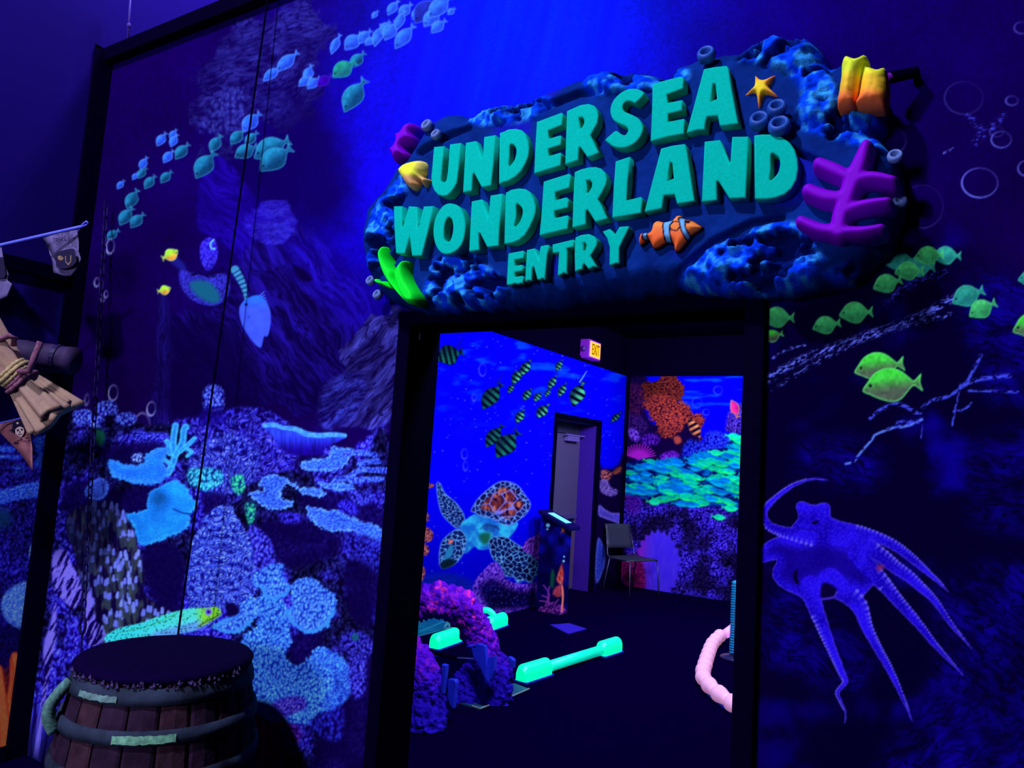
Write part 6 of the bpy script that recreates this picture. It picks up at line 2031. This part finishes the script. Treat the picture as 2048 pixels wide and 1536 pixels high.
def block(name, a, b, w, h, parent, mat):
    """round-topped bumper block from a to b"""
    d = (b - a).normalized()
    s = Vector((d.y, -d.x, 0))
    prof = [(-w / 2, .012), (-w / 2, h * .55)] + [(-w / 2 * math.cos(t), h * .55 + h * .45 * math.sin(t)) for t in np.linspace(.25, math.pi - .25, 7)] + [(w / 2, h * .55), (w / 2, .012)]
    n = len(prof)
    v, f = [], []
    L_ = (b - a).length
    for t, k in ((0, .75), (.03 / L_, 1), (1 - .03 / L_, 1), (1, .75)):
        for x, z in prof:
            v.append(a.lerp(b, t) + s * x * k + Vector((0, 0, .012 + (z - .012) * (k if k < 1 else 1))))
    for i in range(3):
        for j in range(n):
            f.append((i * n + j, i * n + (j + 1) % n, (i + 1) * n + (j + 1) % n, (i + 1) * n + j))
    f += [tuple(range(n))[::-1], tuple(3 * n + j for j in range(n))]
    o = MB().add(v, f).build(name, mat, parent)
    bs = [a + s * -w * .55, a + s * w * .55, b + s * w * .55, b + s * -w * .55]
    MB().add([tuple(p + Vector((0, 0, 0.0))) for p in bs] + [tuple(p + Vector((0, 0, .013))) for p in bs], [(3, 2, 1, 0), (4, 5, 6, 7), (0, 1, 5, 4), (1, 2, 6, 5), (2, 3, 7, 6), (3, 0, 4, 7)]).build('base', BASEM, o)
    return o


def bumper(label, a, b, l1, l2, extra=None):
    root = thing('lane_bumper', tuple((a + b) / 2), label, 'bumper', 'glowing green lane bumpers')
    d = (b - a).normalized()
    block('end_block', a, a + d * l1, .11, .13, root, GRN)
    block('end_block', b - d * l2, b, .11, .13, root, GRN)
    MB().tube([a + d * (l1 - .02) + Vector((0, 0, .055)), b - d * (l2 - .02) + Vector((0, 0, .055))], .042, 14).build('tube', GRT, root, smooth=True)
    return root


bumper('glowing green bumper nearest the doorway, between the coral arch and the dark floor', FL(1040, 1366), FL(1236, 1302), .36, .32)
r2 = bumper('glowing green bumper behind the coral arch, along the turtle wall', FL(866, 1300), FL(1008, 1250), .72, .34)
q = FL(975, 1258)
MB().tube([q + Vector((-.03 + .09 * math.cos(t), .04 * math.cos(t), .06 + .115 * math.sin(t))) for t in np.linspace(-.2, math.pi + .2, 15)], .030, 10).build('arch_loop', GRT, r2, smooth=True)

# --- coral arch
AY = 4.15
arch = thing('coral_arch', tuple(FL(900, 1425)), 'rough purple coral arch with blue shards standing on the floor just inside the doorway', 'coral arch')
A3 = lambda px, py, y: Vector(hit(px, py, 1, y))


def coral_tube(name, pts, rads, seed, amp=.032, n=120, seg=26):
    p = smooth_poly([(*q, r) for q, r in zip(pts, rads)], seg, closed=False)
    m = MB()
    m.tube([tuple(q[:3]) for q in p], list(p[:, 3]), n, cap=True)
    me = m.mesh(name)
    nv = len(me.vertices)
    co = np.empty(nv * 3, np.float32)
    no = np.empty(nv * 3, np.float32)
    me.vertices.foreach_get('co', co)
    me.vertices.foreach_get('normal', no)
    co = co.reshape(-1, 3).astype(float)
    no = no.reshape(-1, 3)
    f1, rid = worley((co[:, 0] + co[:, 1] * .6) / .045, (co[:, 2] + co[:, 1] * .5) / .045, seed)
    g1, _ = worley((co[:, 0] + co[:, 1] * .6) / .017, (co[:, 2] + co[:, 1] * .5) / .017, seed + 1)
    k = (fbm((co[:, 0] + co[:, 1]) / .10, co[:, 2] / .10, seed, 4) - .5) * 2
    h = amp * (.8 * k + .8 * (.45 - f1)) + .016 * (.5 - g1)
    co2 = co + no * h[:, None]
    co2[:, 2] = np.maximum(co2[:, 2], 0.002)
    me.vertices.foreach_set('co', co2.astype(np.float32).ravel())
    fl1 = worley((co[:, 0] + co[:, 1]) / .026, co[:, 2] / .026, seed + 3)[1]
    hot = sstep(.55, .8, fbm((co[:, 0] + co[:, 1]) / .16, co[:, 2] / .16, seed + 9, 2))
    c = mix(C3((52, 4, 206)), C3((132, 16, 240)), np.clip(k * .7 + .5, 0, 1) * sstep(.2, .55, co[:, 2] + .0))
    c = mix(c, C3((34, 14, 210)), sstep(.42, .12, co[:, 2]))
    c = mix(c, C3((236, 50, 170)), (fl1 > .72) * (.25 + .75 * hot) * sstep(.15, .45, co[:, 2]))
    c = mix(c, C3((14, 0, 84)), sstep(.62, .85, g1) * .6)
    ca = me.color_attributes.new('Col', 'FLOAT_COLOR', 'POINT')
    c4 = np.ones((nv, 4), np.float32)
    c4[:, :3] = albedo(c)
    ca.data.foreach_set('color', c4.ravel())
    me.update()
    return link(name, me, CORALSTONE, arch, smooth=True)


# span and right foot, then the nearer left foot
coral_tube('arch_span', [A3(770, 1260, 4.05), A3(800, 1222, 4.10), A3(842, 1204, 4.15), A3(892, 1202, 4.22), A3(925, 1222, 4.30), A3(952, 1262, 4.40), A3(975, 1310, 4.45), A3(985, 1350, 4.48), A3(982, 1400, 4.50)], [.115, .115, .118, .118, .112, .105, .115, .135, .15], 3)
coral_tube('arch_foot', [A3(948, 1332, 4.40), A3(936, 1362, 4.40), A3(934, 1392, 4.40), A3(938, 1410, 4.42)], [.06, .10, .12, .12], 5)
coral_tube('arch_foot', [A3(810, 1262, 3.80), A3(822, 1300, 3.80), A3(838, 1340, 3.80), A3(846, 1385, 3.80), A3(846, 1452, 3.80)], [.05, .085, .125, .135, .15], 7)
SHARD = plain('blue_shard_paint', (24, 40, 226), rough=.45, spec=.3, var=.25, scale=12)


def shard(px, y, thick=.035):
    P = [A3(a, b, y) for a, b in px]
    n = len(P)
    back = [p + Vector((0, thick, 0)) for p in P]
    f = [tuple(range(n)), tuple(range(2 * n - 1, n - 1, -1))] + [(i, i + n, (i + 1) % n + n, (i + 1) % n) for i in range(n)]
    return MB().add([tuple(p) for p in P + back], f).build('shard', SHARD, arch, bevel=.006)


sz = lambda p: crop(780, 1290, .14648, p)
shard(sz([(1100, 20), (1180, -20), (1290, 10), (1310, 150), (1330, 420), (1340, 510), (1300, 480), (1200, 260), (1130, 150)]), 4.22)
shard(sz([(1030, 30), (1070, 0), (1180, 10), (1180, 50), (1090, 40)]), 4.22)
shard(sz([(1340, 175), (1430, 150), (1420, 350), (1380, 480), (1340, 500), (1320, 300)]), 4.24)
shard(sz([(1600, 160), (1640, 170), (1690, 210), (1680, 330), (1640, 300)]), 4.42)
shard(sz([(790, 465), (880, 475), (900, 520), (885, 700), (860, 880), (810, 820), (775, 700)]), 3.86)
shard(sz([(700, 260), (765, 280), (750, 420), (715, 680), (690, 640)]), 3.74)
# base plate with a pale edge, and the dark rod with a blue board behind
PLATE = plain('plate_teal', (24, 60, 110), rough=.5)
bp = [FL(918, 1408), FL(944, 1416), FL(960, 1421), FL(1010, 1402), FL(1058, 1381), FL(1030, 1370), FL(960, 1372)]
m = MB()
n = len(bp)
m.add([tuple(p) for p in bp] + [tuple(p + Vector((0, 0, .012))) for p in bp], [tuple(range(n))[::-1], tuple(range(n, 2 * n))] + [(i, (i + 1) % n, (i + 1) % n + n, i + n) for i in range(n)])
m.build('base_plate', PLATE, arch)
MB().tube([p + Vector((0, 0, .012)) for p in bp[1:5]], .006, 8).build('plate_edge', plain('pale_plate_edge', (110, 130, 160), rough=.5), arch)
MB().tube([A3(850, 1302, 4.0), A3(914, 1316, 4.05)], .013, 12).build('rod', BLACK, arch)
MB().tube([A3(914, 1316, 4.05), A3(948, 1318, 4.1)], .003, 8).build('wire', plain('wire_metal', (60, 60, 150), rough=.3), arch)
shp = [A3(860, 1312, 4.5), A3(940, 1316, 4.5), A3(930, 1386, 4.5), A3(872, 1394, 4.5)]
m = MB()
m.add([tuple(p) for p in shp] + [tuple(p + Vector((0, .02, 0))) for p in shp], [(0, 1, 2, 3), (7, 6, 5, 4), (0, 4, 5, 1), (1, 5, 6, 2), (2, 6, 7, 3), (3, 7, 4, 0)])
m.build('back_board', plain('blue_board', (8, 26, 150), rough=.5, var=.2, scale=6), arch)

# --- glowing pink segmented bumper
PINK = glow('pink_segment_light', (255, 170, 232), .34, (255, 170, 230))
PINKT = glow('pink_tube_light', (235, 130, 255), .85, (230, 140, 250))
pk = thing('curved_bumper', tuple(FL(1420, 1350)), 'glowing pink segmented bumper curving along the floor by the right jamb', 'bumper')
pp = [FL(1441, 1283), FL(1425, 1300), FL(1416, 1322), FL(1409, 1346), FL(1405, 1368), FL(1420, 1390), FL(1446, 1412), FL(1472, 1430), FL(1500, 1446), FL(1540, 1462)]
cv_ = smooth_poly([tuple(p) for p in pp], 8, closed=False)
ds = np.concatenate([[0], np.cumsum(np.linalg.norm(np.diff(cv_, axis=0), axis=1))])
ns = 13
for k in range(ns):
    a, b = ds[-1] * k / ns, ds[-1] * (k + .97) / ns
    path, rad = [], []
    for t in np.linspace(0, 1, 7):
        s_ = a + (b - a) * t
        path.append(tuple(np.array([np.interp(s_, ds, cv_[:, c]) for c in range(3)]) + np.array([0, 0, .062])))
        rad.append((.040, .062, .061, .055, .050, .047, .038)[len(rad)])
    MB().tube(path, rad, 16).build('bumper_segment', PINK, pk, smooth=True)
    MB().tube([tuple(np.array(p) * np.array([1, 1, 0]) + np.array([0, 0, .012])) for p in path], .030, 8).build('segment_foot', BASEM, pk)
MB().tube([pp[0] + Vector((.04, .05, .075)), FL(1478, 1262) + Vector((0, 0, .075)), FL(1500, 1250) + Vector((0, 0, .075))], .045, 14).build('tube', PINKT, pk, smooth=True)

# --- rope-wound post behind the right jamb
rp = FL(1470, 1318)
post = thing('rope_post', tuple(rp), 'turquoise rope-wound post half hidden by the right door jamb', 'post')
TUR = plain('turquoise_rope', (10, 130, 206), rough=.8, var=.35, scale=60)
MB().lathe([(.13, 0), (.135, .012), (.12, .022), (.06, .03), (.05, .04)], 28, tuple(rp)).build('base', plain('post_base_metal', (34, 30, 96), rough=.3, metal=.3), post, smooth=True)
MB().tube([rp + Vector((0, 0, .03)), rp + Vector((0, 0, .65))], .036, 14).build('core', plain('post_core', (10, 60, 140)), post)
hel = [rp + Vector((.042 * math.cos(t), .042 * math.sin(t), .045 + .6 * t / (2 * math.pi * 27))) for t in np.linspace(0, 2 * math.pi * 27, 27 * 14)]
MB().tube(hel, .0125, 6).build('rope', TUR, post, smooth=True)
MB().lathe([(.04, .64), (.05, .655), (.045, .675), (.02, .685), (.004, .688)], 18, tuple(rp)).build('cap', TUR, post, smooth=True)
